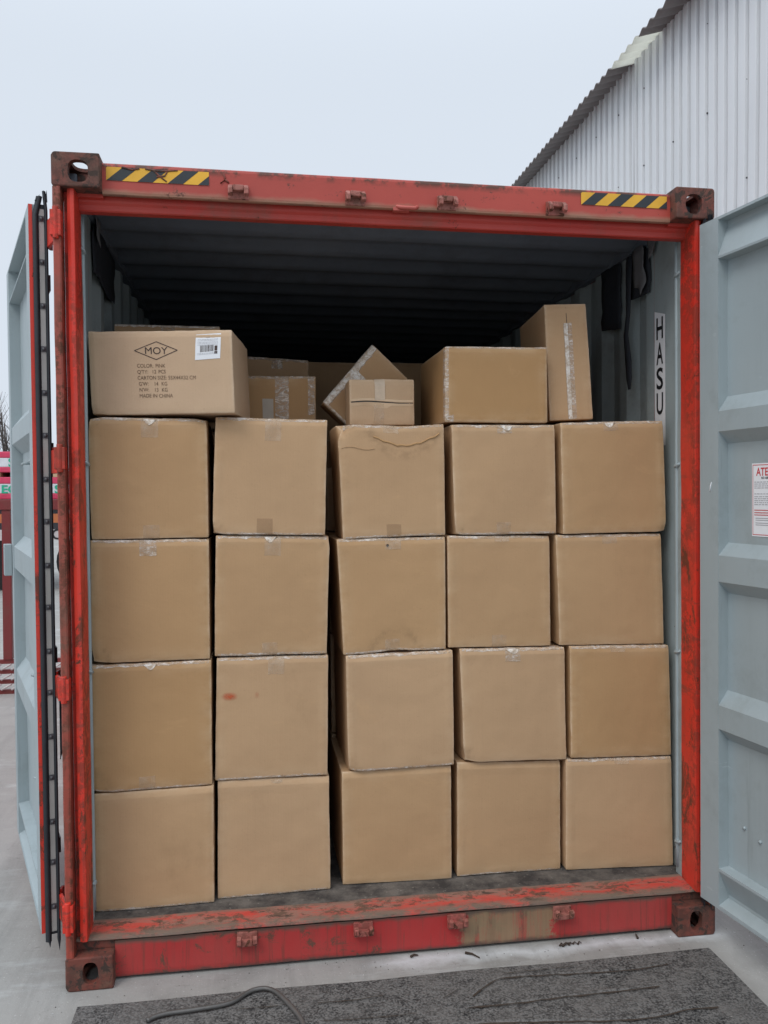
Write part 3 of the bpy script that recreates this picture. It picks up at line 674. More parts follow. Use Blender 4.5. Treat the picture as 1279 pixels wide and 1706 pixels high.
# ------------------------------------------------------------------ doors
def door(p0, p1, width, side, label):
    """inner face plane starts at p0 (hinge end) towards p1; outside lies on `side` of it"""
    p0 = Vector((*p0, 0)); d = (Vector((*p1, 0)) - p0).normalized(); n = Vector((-d.y, d.x, 0)) * side
    F = lambda q: p0 + d * q[0] + n * q[1] + Vector((0, 0, q[2]))       # local (s, t, z)
    GT = .86; Z0, Z1 = .165, 2.745; W_ = width; SW = .103; TD = .045
    b = MB()
    # stiles (box sections)
    for s0 in (0, W_ - SW):
        b.box(s0, s0 + SW, 0, .052, Z0 + .0, Z1)
    b.box(SW, W_ - SW, 0, .052, Z1 - .010, Z1); b.box(SW, W_ - SW, 0, .052, Z0, Z0 + .008)
    root = b.build('container_door', M['grey'], BOX, bevel=.004, fn=F); root['label'] = label; edge_attr(root, 0.0)
    # ribbed panel
    zp = [(Z1 - .010, TD), (2.712, TD), (2.600, .002), (2.594, .002), (2.590, TD), (2.56, TD), (2.085, TD), (2.029, .003), (1.956, .003), (1.912, TD), (1.541, TD), (1.494, .003), (1.398, .003), (1.353, TD), (.988, TD), (.934, .003), (.847, .003), (.803, TD), (.322, TD), (.318, .002), (.310, .002), (.215, TD), (.200, TD), (.178, .003), (Z0 + .008, .003)]
    zq = []
    for (a, c) in zip(zp[:-1], zp[1:]):
        k = max(1, int(abs(a[0] - c[0]) / .06)); zq += [(a[0] + (c[0] - a[0]) * i / k, a[1] + (c[1] - a[1]) * i / k) for i in range(k)]
    zq.append(zp[-1])
    b = MB(); m = 20
    b.sheet([[(SW + (W_ - 2 * SW) * i / m, t + (.004 * noise.noise(Vector((i * .35 + p0.x, z * 1.5, 2))) if t > .04 and z < 2.7 else 0), z) for i in range(m + 1)] for z, t in zq])
    pn = b.build('door_panel', M['grey'], root, fn=F); pn.data.attributes.new('edge', 'FLOAT', 'POINT')
    md = pn.modifiers.new('t', 'SOLIDIFY'); md.thickness = .0025
    b = MB(); b.box(.004, W_ - .004, .0535, .0565, Z0 + .003, Z1 - .003); b.build('door_skin', M['red'], root, fn=F)
    # rubber gasket with retaining strip along the hinge edge
    b = MB(); z0, z1 = Z0 - .028, Z1 + .012
    nz = 40
    for sgn, t0, t1 in ((0, .016, .036), (1, .0615, .071)):
        rows = []
        for z in dense(z0, z1 + (.015 if sgn == 0 else .035), nz):
            fl = max(0, (z - z1 + .03)) * .35 * (1 if sgn == 0 else -.3)
            rows.append([(.004, t0 + fl, z), (-.012, t0 - .002 + fl, z), (-.020, (t0 + t1) / 2 + fl * 1.2, z), (-.012, t1 + .002 + fl, z), (.004, t1 + fl, z)])
        b.sheet(rows, True)
    b.box(-.004, .004, .0365, .061, z0 + .02, z1 - .01)
    for t_, dz in ((.0665, .040), (.030, .022)):       # torn pointed lips
        b.prism([(t_ - .006, z1 - .002), (t_ + .006, z1 - .002), (t_ + (.004 if t_ > .05 else .014), z1 + dz)], -.016, -.010, 'x')
        b.prism([(t_ - .006, z0 + .002), (t_ + .006, z0 + .002), (t_ + .001, z0 - dz)], -.016, -.010, 'x')
    b.v = [(p[0], p[1] * GT, p[2]) for p in b.v]
    b.build('door_gasket', M['rubber'], root, fn=F)
    b = MB(); b.box(-.009, -.0045, .039 * GT, .059 * GT, Z0 + .004, Z1 - .016); b.build('gasket_strip', M['strip'], root, fn=F)
    k = 0; z = Z1 - .05
    while z > Z0 + .03:
        zz = z + .006 * math.sin(k * 3.1); b = MB()
        b.box(-.012, -.0095, .0385 * GT, .0595 * GT, zz - .010, zz + .010); b.cyl((-.0125, .049 * GT, zz), .0065, .008, 'x', 8)
        b.build('strip_bolt', M['bolt'], root, fn=F); z -= .152; k += 1
    # red painted edge line between face and gasket
    b = MB(); b.box(-.0035, .0, .0005, .0150 * GT, Z0 + .001, Z1 - .001); b.build('door_edge', M['red_bright'], root, fn=F)
    # lock rods on the outside
    for s_ in (.35, .78):
        b = MB(); b.tube([(s_, .085, Z0 - .03), (s_, .085, Z1 + .03)], .016, 10)
        for z_ in (.35, 1.1, 1.9, 2.55): b.box(s_ - .04, s_ + .04, .057, .105, z_ - .03, z_ + .03)
        b.build('lock_rod', M['bolt'], root, fn=F)
    return root, F
dr_right, FR = door((1.14, -.02), (1.192, -.368), 1.17, -1 if False else 1, 'grey inner face of the right container door')
dr_left, FL = door((-1.316, .099), (-1.658, 1.096), 1.075, -1, 'open left container door seen along its black gasket')
HZ = [(2.6085, 2.696), (1.814, 1.8906), (1.020, 1.093), (.2126, .307)]
for z0, z1 in HZ:
    b = MB()
    c0 = FL((-.002, .064, 0)); c1 = Vector((-1.203, .004, 0)); dd = (c1 - c0); nn = Vector((-dd.y, dd.x, 0)).normalized() * .006
    q = [c0 - nn, c1 - nn, c1 + nn, c0 + nn]
    b.prism([(p.x, p.y) for p in q], z0 - (.012 if z0 > 1 else 0), z1 - .006, 'z')
    e_ = FL((.03, .078, 0)); q = [c0 - nn, c0 + nn, e_ + nn, e_ - nn]; b.prism([(p.x, p.y) for p in q], z0 - .01, z1 + .004, 'z')
    b.build('hinge_blade', M['red_bright'], dr_left, bevel=.003)
    b = MB(); b.box(-1.221, -1.185, -.010, .03, z0, z1); b.cyl((-1.203, -.004, (z0 + z1) / 2), .0105, z1 - z0 + .02, 'z', 12)
    edge_attr(b.build('hinge_lug', M['red_bright'], BOX, bevel=.003))
    b = MB(); b.box(1.185, 1.221, -.006, .03, z0, z1); b.build('hinge_lug', M['red_bright'], BOX, bevel=.003)
b = MB()   # torn flap of seal hanging behind the gasket
rows = [[(x, t, z) for x, t in ((.0, .073), (-.004, .073 + w_ * .5), (.0, .073 + w_))] for z, w_ in ((1.0, .002), (.99, .03), (.965, .036), (.93, .032), (.925, .014), (.86, .018), (.82, .012), (.78, .002))]
b.sheet(rows, True); fl_ = b.build('seal_flap', M['rubber'], dr_left, fn=FL); md = fl_.modifiers.new('t', 'SOLIDIFY'); md.thickness = .004
b = MB(); W_ = 1.075; b.box(W_ - .030, W_ + .030, -.034, -.001, 1.355, 1.50); b.build('overlap_plate', M['grey'], dr_left, bevel=.003, fn=FL)
for s_, z in ((.30, 1.86), (.62, 1.86), (.35, 1.02), (.25, .72), (.33, .62)):      # lashing studs on the door panel
    b = MB(); b.tube([(s_, .046, z), (s_, .022, z), (s_ + .03, .018, z - .004)], .006, 8); b.build('door_stud', M['grey'], dr_left, fn=FL)
for s_, z in ((.19, .50), (.27, .48), (.24, .275)):
    b = MB(); b.cyl((s_, .043, z), .006, .012, 'y', 8); b.build('door_stud', M['grey'], dr_right, fn=FR)

# notice on the right door
nb = MB(); nb.cur = 0; T_ = .0435
sx0, sx1, z0, z1 = .231, .43, 1.572, 1.832
def dq(b, s0, s1, z0, z1, t): b.add([(s0, t, z0), (s1, t, z0), (s1, t, z1), (s0, t, z1)], [(0, 1, 2, 3)])
OFF = -.0035
dq(nb, sx0, sx1, z0, z1, .0405)
nb.cur = 1
for a in ((sx0 + .004, sx1 - .004, z1 - .0075, z1 - .005), (sx0 + .004, sx1 - .004, z0 + .005, z0 + .0075), (sx0 + .004, sx0 + .0062, z0 + .0075, z1 - .0075), (sx1 - .0062, sx1 - .004, z0 + .0075, z1 - .0075)): dq(nb, *a, .0399)
vs, fs = text_mesh('ATENCION', .040, 'LEFT', .80, .0008)
nb.add([(sx0 + .022 + x, .0399, 1.788 + y) for x, y in vs], fs)
nb.cur = 2
vs, fs = text_mesh('NO ABRIR', .011, 'LEFT', .9, .0003)
nb.add([(sx0 + .046 + x, .0399, 1.776 + y) for x, y in vs], fs)
nb.cur = 3
rr = random.Random(3)
for z in (1.764, 1.757, 1.750, 1.743, 1.722, 1.712, 1.705, 1.698, 1.691, 1.684):
    s_ = sx0 + .012
    while s_ < sx1 - .02:
        l_ = rr.uniform(.006, .02); dq(nb, s_, min(s_ + l_, sx1 - .012), z, z + .0025, .0399); s_ += l_ + .003
nb.cur = 1
for z in (1.664, 1.655, 1.647): dq(nb, sx0 + .012, sx1 - .03, z, z + .003, .0399)
nb.cur = 3
for z in (1.636, 1.629, 1.619, 1.612): dq(nb, sx0 + .018, sx1 - .03, z, z + .0022, .0399)
o = nb.build('warning_notice', [M['label'], M['sticker_red'], M['lettering'], M['sticker_grey']], dr_right, fn=FR, fix=False)
b = MB(); b.tube([(.058, -.0006, 1.735), (.060, -.0008, 1.752), (.066, -.0006, 1.768)], .0035, 6, .001); b.build('paint_chip', M['label'], dr_right, fn=FR)

# ------------------------------------------------------------------ cartons
def hgrid(n, L, r):
    """sample positions along an edge of length L with extra lines in the rounded ends"""
    k = max(3, n); e_ = .024; inner = [r, r + .008, e_ - .002, e_ + .003] + [e_ + .003 + (L - 2 * e_ - .006) * i / k for i in range(1, k)] + [L - e_ - .003, L - e_ + .002, L - r - .008, L - r]
    return [0, r * .45] + inner + [L - r * .45, L]
class Carton:
    def __init__(s, q, depth=.5, seed=1, r=.006, amp=.006, dvec=None, crush=()):
        """q: front corners TL, TR, BR, BL in container coordinates"""
        s.q = [Vector(p) for p in q]; s.seed = seed; s.r = r; s.amp = amp; s.crush = crush
        s.w = ((s.q[1] - s.q[0]).length + (s.q[2] - s.q[3]).length) / 2; s.h = ((s.q[0] - s.q[3]).length + (s.q[1] - s.q[2]).length) / 2; s.d = depth
        ax = (s.q[1] - s.q[0] + s.q[2] - s.q[3]).normalized(); az = (s.q[0] - s.q[3] + s.q[1] - s.q[2]).normalized()
        s.ay = Vector(dvec).normalized() if dvec else az.cross(ax).normalized()
        s.c = sum(s.q, Vector()) / 4 + s.ay * depth / 2
    def P(s, p, off=0.0):
        """p in box space (0..w, 0..d, 0..h) on the un-rounded surface -> container space; also edge distance"""
        L = (s.w, s.d, s.h); r = s.r
        inn = Vector([min(max(p[i], r), L[i] - r) for i in range(3)]); dv = Vector(p) - inn
        if dv.length > 1e-9: n = dv.normalized(); x = inn + n * (r + off)
        else: x = Vector(p)
        u, v_, t = x.x / s.w, x.y, x.z / s.h
        # slack walls: panels bow, edges waver
        k = Vector((x.x * 5 + s.seed * 7.3, x.y * 5, x.z * 5 + s.seed * 3.1))
        sides = [min(x.x, s.w - x.x) / s.w, min(x.y, s.d - x.y) / s.d, min(x.z, s.h - x.z) / s.h]
        srt = sorted(sides); mid = min(1, srt[1] * 3.5)
        dn = (s.amp * .7 * noise.noise(k * .6) + .002) * mid
        wob = Vector((noise.noise(k * .7 + Vector((3, 0, 0))), noise.noise(k * .7 + Vector((0, 9, 0))), noise.noise(k * .7 + Vector((0, 0, 17))))) * s.amp * .34
        fine = Vector((noise.noise(k * 4 + Vector((3, 0, 0))), noise.noise(k * 4 + Vector((0, 9, 0))), noise.noise(k * 4 + Vector((0, 0, 17))))) * s.amp * .20
        n_ = Vector((0, 0, 0))
        i = sides.index(srt[0]); n_[i] = -1 if (x[i] < L[i] / 2) else 1
        dsp = n_ * dn + wob + fine
        for (cx_, cy_, cz_, rad, am) in s.crush:
            dd = (Vector((x.x / s.w, x.y / s.d, x.z / s.h)) - Vector((cx_, cy_, cz_))).length / rad
            if dd < 1: dsp += (Vector((.5, .5, .5)) - Vector((cx_, cy_, cz_))).normalized() * am * (1 - dd) ** 1.3 * (1 + .5 * noise.noise(k * 6))
        if s.h > .12 and s.w > .12:      # scored folds: the panel tips back along its edges
            fr_ = max(0.0, 1 - x.y / .05)
            top_ = min(1.0, max(0.0, (x.z - (s.h - .024)) / .024)); bot_ = min(1.0, max(0.0, (.018 - x.z) / .018)); lf_ = min(1.0, max(0.0, (.020 - min(x.x, s.w - x.x)) / .020))
            dsp.y += fr_ * ((.0060 * top_ + .0020 * bot_) * (1 + .5 * noise.noise(k * 1.5)) + .0018 * lf_)
            rg_ = math.exp(-((x.z - (s.h - .024)) / .004) ** 2) + .7 * math.exp(-((min(x.x, s.w - x.x) - .020) / .004) ** 2)
            dsp.y -= fr_ * .0014 * rg_ * max(0, .6 + noise.noise(k * 2)) * 1.7
            dsp.z -= max(0.0, 1 - abs(s.h - x.z) / .02) * .003 * max(0, noise.noise(k * 3))
        f = (s.q[3] * (1 - u) + s.q[2] * u) * (1 - t) + (s.q[0] * (1 - u) + s.q[1] * u) * t
        ax = (s.q[1] - s.q[0]).normalized(); az = (s.q[0] - s.q[3]).normalized()
        return f + s.ay * v_ + ax * dsp.x + s.ay * dsp.y + az * dsp.z
    def body(s, name, mat, detail=(12, 8, 12)):
        X, Y, Z = hgrid(detail[0], s.w, s.r), hgrid(detail[1], s.d, s.r), hgrid(detail[2], s.h, s.r)
        b = MB(); raw = []
        def face(A, B, fn):
            rows = [[fn(a, c) for c in B] for a in A]; raw.extend(p for r_ in rows for p in r_); b.sheet([[s.P(p) for p in r_] for r_ in rows], True)
        face(X, Z, lambda a, c: (a, 0, c)); face(X, Z, lambda a, c: (a, s.d, c))
        face(Y, Z, lambda a, c: (0, a, c)); face(Y, Z, lambda a, c: (s.w, a, c))
        face(X, Y, lambda a, c: (a, c, 0)); face(X, Y, lambda a, c: (a, c, s.h))
        me = bpy.data.meshes.new(name)
        loc = s.c.copy(); loc.x += SH * loc.z
        vs = [Vector((p[0] + SH * p[2], p[1], p[2])) - loc for p in b.v]
        me.from_pydata(vs, [], b.f); me.materials.append(mat)
        for p in me.polygons: p.use_smooth = True
        e = []; cr = []
        for p in raw:
            d_ = sorted([min(p[0], s.w - p[0]), min(p[1], s.d - p[1]), min(p[2], s.h - p[2])]); e.append(max(0.0, 1 - d_[1] / (s.r * 1.6)))
            c_ = 0
            for (cx_, cy_, cz_, rad, am) in s.crush:
                dd = (Vector((p[0] / s.w, p[1] / s.d, p[2] / s.h)) - Vector((cx_, cy_, cz_))).length / rad; c_ = max(c_, .6 * max(0, 1 - abs(dd - .8) * 6))
            cr.append(c_)
        a = me.attributes.new('edge', 'FLOAT', 'POINT'); a.data.foreach_set('value', e)
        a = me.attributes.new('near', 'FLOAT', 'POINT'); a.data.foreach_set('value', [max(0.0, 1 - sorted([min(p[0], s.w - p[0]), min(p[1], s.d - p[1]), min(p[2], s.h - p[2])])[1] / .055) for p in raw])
        a = me.attributes.new('crush', 'FLOAT', 'POINT'); a.data.foreach_set('value', cr)
        bm = bmesh.new(); bm.from_mesh(me); bmesh.ops.remove_doubles(bm, verts=bm.verts, dist=1e-5); bmesh.ops.recalc_face_normals(bm, faces=bm.faces); bm.to_mesh(me); bm.free()
        o = bpy.data.objects.new(name, me); COL.objects.link(o); o.location = loc; s.o = o; return o
    def child(s, name, b, mat, smooth=True):
        """b's vertices are given in container space already"""
        me = bpy.data.meshes.new(name); loc = s.o.location
        me.from_pydata([Vector((p[0] + SH * p[2], p[1], p[2])) - loc for p in b.v], [], b.f)
        for m in (mat if isinstance(mat, (list, tuple)) else [mat]): me.materials.append(m)
        for p, k in zip(me.polygons, b.mi): p.use_smooth = smooth; p.material_index = k
        o = bpy.data.objects.new(name, me); COL.objects.link(o); o.parent = s.o; return o
    def strip(s, name, mat, path, u0, u1, axis='z', off=.0012, n=14, ragged=.0):
        """tape following `path`: list of box-space (y,z) for axis z strips whose width runs in x, or (x,y) when width runs in z"""
        rows = []
        pts = []
        for a, c in zip(path[:-1], path[1:]):
            m = max(2, int(math.dist(a, c) / .012)); pts += [(a[0] + (c[0] - a[0]) * k / m, a[1] + (c[1] - a[1]) * k / m) for k in range(m)]
        pts.append(path[-1]); b = MB()
        m = max(2, int((u1 - u0) / .02))
        for i, p in enumerate(pts):
            r_ = []
            for j in range(m + 1):
                u = u0 + (u1 - u0) * j / m
                rg = ragged * noise.noise(Vector((u * 40, s.seed, i * .0))) if i in (0, len(pts) - 1) else 0
                if axis == 'z': q = (u, p[0], p[1] + rg)
                else: q = (p[0] + rg, p[1], u)
                kk = .0012 * abs(noise.noise(Vector((u * 60, i * .7, s.seed))))
                r_.append(s.P(q, off + kk) if min(q[1], s.d - q[1]) > 1e-6 or True else None)
            rows.append(r_)
        b.sheet(rows, True); return s.child(name, b, mat)
    def front(s, p, off=.0012):       # point on the front face (x, z) -> container space, pushed outward
        return s.P((p[0], 0, p[1])) - s.ay * off
    def flat(s, name, mat, polys, off=.0012, smooth=False, child=True, b=None, cur=0):
        b = b or MB(); b.cur = cur
        for vs, fs in polys: b.add([s.front(v, off) for v in vs], fs)
        return s.child(name, b, mat, smooth) if child else b
def rect(x0, x1, z0, z1, n=4):
    vs = [(x0 + (x1 - x0) * i / n, z0 + (z1 - z0) * j / n) for j in range(n + 1) for i in range(n + 1)]
    return vs, [(j * (n + 1) + i, j * (n + 1) + i + 1, (j + 1) * (n + 1) + i + 1, (j + 1) * (n + 1) + i) for j in range(n) for i in range(n)]
def lines(pts, w_):
    vs = []; fs = []
    for a, c in zip(pts[:-1], pts[1:]):
        d = Vector((c[0] - a[0], c[1] - a[1])).normalized(); n = Vector((-d.y, d.x)) * w_ / 2; k = len(vs)
        vs += [(a[0] - n.x, a[1] - n.y), (c[0] - n.x, c[1] - n.y), (c[0] + n.x, c[1] + n.y), (a[0] + n.x, a[1] + n.y)]; fs.append((k, k + 1, k + 2, k + 3))
    return vs, fs

Q = {
 'a1': [(-1.15, .215, 2.014), (-.722, .225, 2.011), (-.72, .225, 1.565), (-1.145, .215, 1.563)],
 'a2': [(-1.149, .215, 1.559), (-.72, .225, 1.558), (-.722, .225, 1.104), (-1.153, .215, 1.100)],
 'a3': [(-1.16, .212, 1.094), (-.717, .222, 1.098), (-.72, .222, .625), (-1.165, .212, .618)],
 'a4': [(-1.152, .212, .613), (-.715, .221, .620), (-.719, .221, .172), (-1.153, .212, .172)],
 'b1': [(-.689, .24, 2.022), (-.263, .25, 2.016), (-.277, .25, 1.568), (-.707, .24, 1.576)],
 'b2': [(-.694, .245, 1.570), (-.258, .255, 1.561), (-.276, .255, 1.104), (-.705, .245, 1.108)],
 'b3': [(-.698, .245, 1.100), (-.27, .255, 1.097), (-.277, .255, .626), (-.71, .245, .630)],
 'b4': [(-.7, .247, .626), (-.271, .256, .620), (-.271, .256, .172), (-.707, .247, .172)],
 'c1': [(-.223, .28, 2.0), (.205, .275, 2.008), (.21, .275, 1.562), (-.202, .28, 1.551)],
 'c2': [(-.228, .28, 1.547), (.207, .275, 1.556), (.207, .275, 1.104), (-.206, .28, 1.091)],
 'c3': [(-.198, .27, 1.086), (.233, .265, 1.098), (.234, .265, .636), (-.193, .27, .625)],
 'c4': [(-.218, .283, .622), (.223, .27, .630), (.222, .27, .172), (-.218, .283, .172)],
 'd1': [(.239, .28, 2.004), (.67, .275, 2.008), (.674, .275, 1.564), (.251, .28, 1.561)],
 'd2': [(.218, .28, 1.557), (.646, .28, 1.554), (.649, .28, 1.103), (.220, .28, 1.107)],
 'd3': [(.264, .27, 1.101), (.703, .265, 1.096), (.708, .265, .632), (.278, .27, .641)],
 'd4': [(.251, .281, .635), (.688, .282, .623), (.688, .282, .172), (.249, .281, .172)],
 'e1': [(.691, .265, 2.014), (1.13, .25, 2.027), (1.142, .25, 1.568), (.701, .265, 1.561)],
 'e2': [(.671, .27, 1.556), (1.122, .255, 1.559), (1.134, .255, 1.100), (.684, .27, 1.104)],
 'e3': [(.724, .26, 1.099), (1.145, .235, 1.096), (1.154, .235, .636), (.728, .26, .638)],
 'e4': [(.708, .265, .631), (1.154, .235, .631), (1.161, .235, .172), (.705, .265, .172)],
}
GRP = 'large brown cartons stacked across the container mouth'
LAB = {
 'a1': 'brown carton directly under the printed carton, against the left post',
 'a2': 'brown carton in the leftmost stack, second from the top, pale tape at top edge',
 'a3': 'sagging brown carton in the leftmost stack, third from the top, overhanging the one below',
 'a4': 'brown carton at the foot of the leftmost stack, nearest the sill',
 'b1': 'brown carton with dark tape stub low down, topmost of the second stack from left',
 'b2': 'brown carton directly above the orange-smudged one, clear tape lifting along its bottom edge',
 'b3': 'brown carton with orange smudges in its upper left corner',
 'b4': 'brown carton directly beneath the orange-smudged one, resting on the floor',
 'c1': 'brown carton with crushed sagging top flap, directly under the smallest box',
 'c2': 'brown carton with a small dark hole near its top edge, in the middle stack',
 'c3': 'brown carton of the middle stack, directly below the one with a small hole',
 'c4': 'brown carton on the floor at the foot of the middle stack',
 'd1': 'brown carton with curled clear tape at its top, directly under the wide blank carton',
 'd2': 'brown carton second from the top in the second stack from the right',
 'd3': 'brown carton with curled tape end, second from the floor in second stack from right',
 'd4': 'brown carton on the floor in the second stack from the right',
 'e1': 'brown carton under the lettered wall sticker, topmost of the rightmost stack',
 'e2': 'brown carton with pale tape specks, second from the top in the rightmost stack',
 'e3': 'brown carton third from the top in the rightmost stack, set furthest right of its row',
 'e4': 'brown carton on the floor at the foot of the rightmost stack beside the red post',
}
CR = {'c1': [(.62, 0, 1.06, .42, .016), (0, 0, 1, .16, .03)], 'c2': [(.5, 0, -.05, .30, .012)], 'b1': [(.0, 0, .0, .12, .012)], 'a3': [(.0, .0, .0, .2, .012)],
      'c3': [(0, 0, 0, .12, .012)], 'd1': [(0, 0, 0, .1, .01)], 'e1': [(1, 0, 0, .1, .01)], 'a2': [(.0, 0, 0, .18, .012)], 'b2': [(1, 0, 1, .1, .01)], 'd3': [(0, 0, 0, .14, .014)], 'a1': [(0, 0, 1, .12, .012), (1, 0, 1, .1, .01)]}
TP = {'a1': ('soft', .095), 'a2': ('clear', .08), 'a3': ('none', .02), 'b1': ('soft', .115), 'b2': ('soft', .10), 'b3': ('dark', .09), 'c1': ('soft', .04), 'c2': ('soft', .06), 'd1': ('clear', .045), 'd2': ('soft', .03), 'd3': ('clear', .07), 'e1': ('soft', .05), 'e2': ('soft', .05), 'e3': ('soft', .03), 'e4': ('soft', .03)}
for k, (nm, q) in enumerate(Q.items()):
    c = Carton(q, .33 if nm == 'c1' else .50, k + 1, r=.003, amp=.0060, crush=CR.get(nm, ()), dvec=(0, 1, 0))
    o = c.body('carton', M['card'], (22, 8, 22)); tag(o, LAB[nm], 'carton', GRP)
    rr = random.Random(k * 13 + 5); W_, H_ = c.w, c.h
    # tape wrapping over the top edge along its whole length, thin on the front
    if nm not in ('a4', 'c4', 'd4', 'b4'):
        c.strip('edge_tape', M['tape'], [(0, H_ - .010), (0, H_), (.03, H_)], .008, W_ - .008, off=.0010, ragged=.006)
    if nm in ('b1', 'b2', 'c1', 'a4', 'c2', 'c3', 'a3', 'd1', 'b3', 'b4', 'd4'):
        c.strip('edge_tape', M['tape'], [(0, .007 + .003 * rr.random()), (0, 0), (.03, 0)], .01, W_ - .01, off=.0010, ragged=.005)
    t = TP.get(nm)
    if t and t[1] > .025:
        x0 = W_ * .5 - .034 + rr.uniform(-.01, .02)
        c.strip('tape_patch', M['tape'] if t[0] == 'clear' else M['tape_soft'], [(0, H_ - t[1] * .75), (0, H_), (.12, H_)], x0, x0 + .062, off=.0016, ragged=.004)
    if nm in ('b1', 'c1', 'd1', 'b2', 'c2', 'd2', 'a1', 'a3'):
        x0 = W_ * .5 - .034 + rr.uniform(-.015, .015)
        dark = nm in ('b1', 'c1')
        hgt = .062 if nm == 'b1' else .05
        c.strip('tape_stub', M['tape_soft'] if not dark else M['dark_smudge'], [(0, hgt), (0, .0), (.06, 0)], x0, x0 + .060, off=.0016, ragged=.003)
    if nm in ('a3', 'd1', 'd3', 'b2', 'a1', 'e1', 'b4'):
        x0 = W_ * .5 + rr.uniform(-.02, .01); b = MB(); n = 10; sd = rr.uniform(0, 6)
        rows = []
        for i in range(n + 1):
            t = i / n; hh = .010 + .012 * math.sin(math.pi * t) + .004 * math.sin(sd + 5 * t)
            rows.append([c.front((x0 - .022 + .050 * t, H_ - .004), .002), c.front((x0 - .020 + .046 * t, H_ - .5 * hh), .004 + .003 * math.sin(sd + 9 * t)), c.front((x0 - .018 + .042 * t, H_ - hh), .0022)])
        b.sheet(rows, True); c.child('tape_curl', b, M['tape_white'] if nm != 'b4' else M['tape_soft'])
    if nm == 'b3':
        for (cx_, cz_, rx, rz, am_) in ((.050, H_ - .148, .034, .018, 1.0), (.155, H_ - .146, .011, .015, .32)):
            b = MB()
            vs = [(cx_, cz_)]; n = 20
            for rg in (.35, .7, 1): vs += [(cx_ + rx * rg * math.cos(2 * math.pi * i / n), cz_ + rz * rg * math.sin(2 * math.pi * i / n)) for i in range(n)]
            fs = [(0, 1 + i, 1 + (i + 1) % n) for i in range(n)] + [(1 + g_ * n + i, 1 + (g_ + 1) * n + i, 1 + (g_ + 1) * n + (i + 1) % n, 1 + g_ * n + (i + 1) % n) for g_ in (0, 1) for i in range(n)]
            b.add([c.front(v, .0012) for v in vs], fs)
            sm = c.child('orange_smudge', b, M['orange_smudge']); a = sm.data.attributes.new('soft', 'FLOAT', 'POINT')
            a.data.foreach_set('value', [q_ * am_ for q_ in [1.0] + [.8] * 20 + [.35] * 20 + [0.0] * 20])
    if nm == 'c2':
        b = MB(); vs = [(.195 + .005 * math.cos(t_) * (1 + .3 * math.sin(3 * t_)), H_ - .030 + .007 * math.sin(t_)) for t_ in [2 * math.pi * i / 10 for i in range(10)]]
        c.flat('small_hole', M['lettering'], [(vs, [tuple(range(10))])], .0014)
    if nm == 'c1':     # the bowed crease of the sagging top flap
        pts = [(.14 + .26 * i / 14, H_ - .032 - .052 * math.sin(math.pi * (.12 + .80 * i / 14)) ** 1.2 + .003 * math.sin(i * 2.3)) for i in range(15)]
        vs, fs = lines([(.0 + .012, H_ - .086)] + [(.05, H_ - .088), (.10, H_ - .085)], .0015)
        b = MB()
        for i, (a, d) in enumerate(zip(pts[:-1], pts[1:])):
            pass
        rows = [[c.front((p[0], p[1] + .006), .0), c.front((p[0], p[1] + .001), .0045), c.front((p[0], p[1] - .0015), .002), c.front((p[0], p[1] - .002), -.002)] for p in pts]
        b.sheet(rows, True); c.child('flap_crease', b, M['card'])
        rows = [[c.front((p[0], p[1]), .0), c.front((p[0], p[1] - .002), .003), c.front((p[0], p[1] - .004), -.001)] for p in [(.012 + .13 * i / 6, H_ - .092 + .006 * math.sin(i)) for i in range(7)]]
        b = MB(); b.sheet(rows, True); c.child('flap_crease', b, M['card'])
for o_ in [o_ for o_ in COL.objects if o_.name.startswith('tape_stub') and o_.data.materials[0] == M['dark_smudge']]:
    a = o_.data.attributes.new('soft', 'FLOAT', 'POINT'); a.data.foreach_set('value', [1.0] * len(o_.data.vertices))

# dim stacks that carry the odd boxes at the back
def plain(x0, x1, y0, y1, z0, z1, seed, label, group=None, detail=(6, 5, 6)):
    c = Carton([(x0, y0, z1), (x1, y0, z1), (x1, y0, z0), (x0, y0, z0)], y1 - y0, seed, r=.006, amp=.005, dvec=(0, 1, 0))
    o = c.body('carton', M['card'], detail); tag(o, label, 'carton', group); return c
cols = [(-1.15, -.72), (-.70, -.27), (-.21, .21), (.24, .67), (.70, 1.14)]
LB2 = 'plain brown carton in the shaded row hidden behind the front stacks'
for ci, (x0, x1) in enumerate(cols):
    z = .172
    for r_ in range(4):
        low = ci == 2 and r_ == 3
        plain(x0, x1, .97 if low else .81, 1.27, z, z + (.30 if low else .455), 40 + ci * 5 + r_, LB2, 'cartons of the shaded second row'); z += .4605
for ci, (x0, x1) in ((1, cols[1]), (2, cols[2]), (3, cols[3])):
    z = .172
    for r_ in range(4):
        plain(x0, x1, 1.31, 1.80, z, z + .455, 90 + ci * 5 + r_, 'plain brown carton of the third row, out of sight deep inside', 'cartons of the third row'); z += .4605

# --- the odd boxes on top
moy = Carton([(-1.151, .245, 2.334), (-.623, .175, 2.340), (-.614, .175, 2.030), (-1.142, .245, 2.024)], .42, 71, r=.005, amp=.005, crush=[(0, 0, 0, .12, .008)])
o = moy.body('printed_carton', M['card_lt'], (24, 12, 16)); tag(o, 'wide brown carton with a diamond logo, printed lines and a white barcode label', 'carton')
W_, H_ = moy.w, moy.h
sx_ = W_ / 241.0; sz_ = H_ / 139.0
def mp(u, v): return ((u - 147) * sx_ - (v - 552) * 0 - .0 * u, H_ - (v - 552 + (u - 147) * .012) * sz_)
polys = [lines([mp(224, 584), mp(261, 569.5), mp(296, 583.5), mp(260, 598.5), mp(224, 584)], .0028)]
vs, fs = text_mesh('MOY', .036, 'CENTER', 1.08, .0); c0 = mp(260, 590.5); polys.append(([(c0[0] + x, c0[1] + y + .002 - x * .01) for x, y in vs], fs))
moy.flat('logo_print', M['ink'], polys, .0013)
polys = []
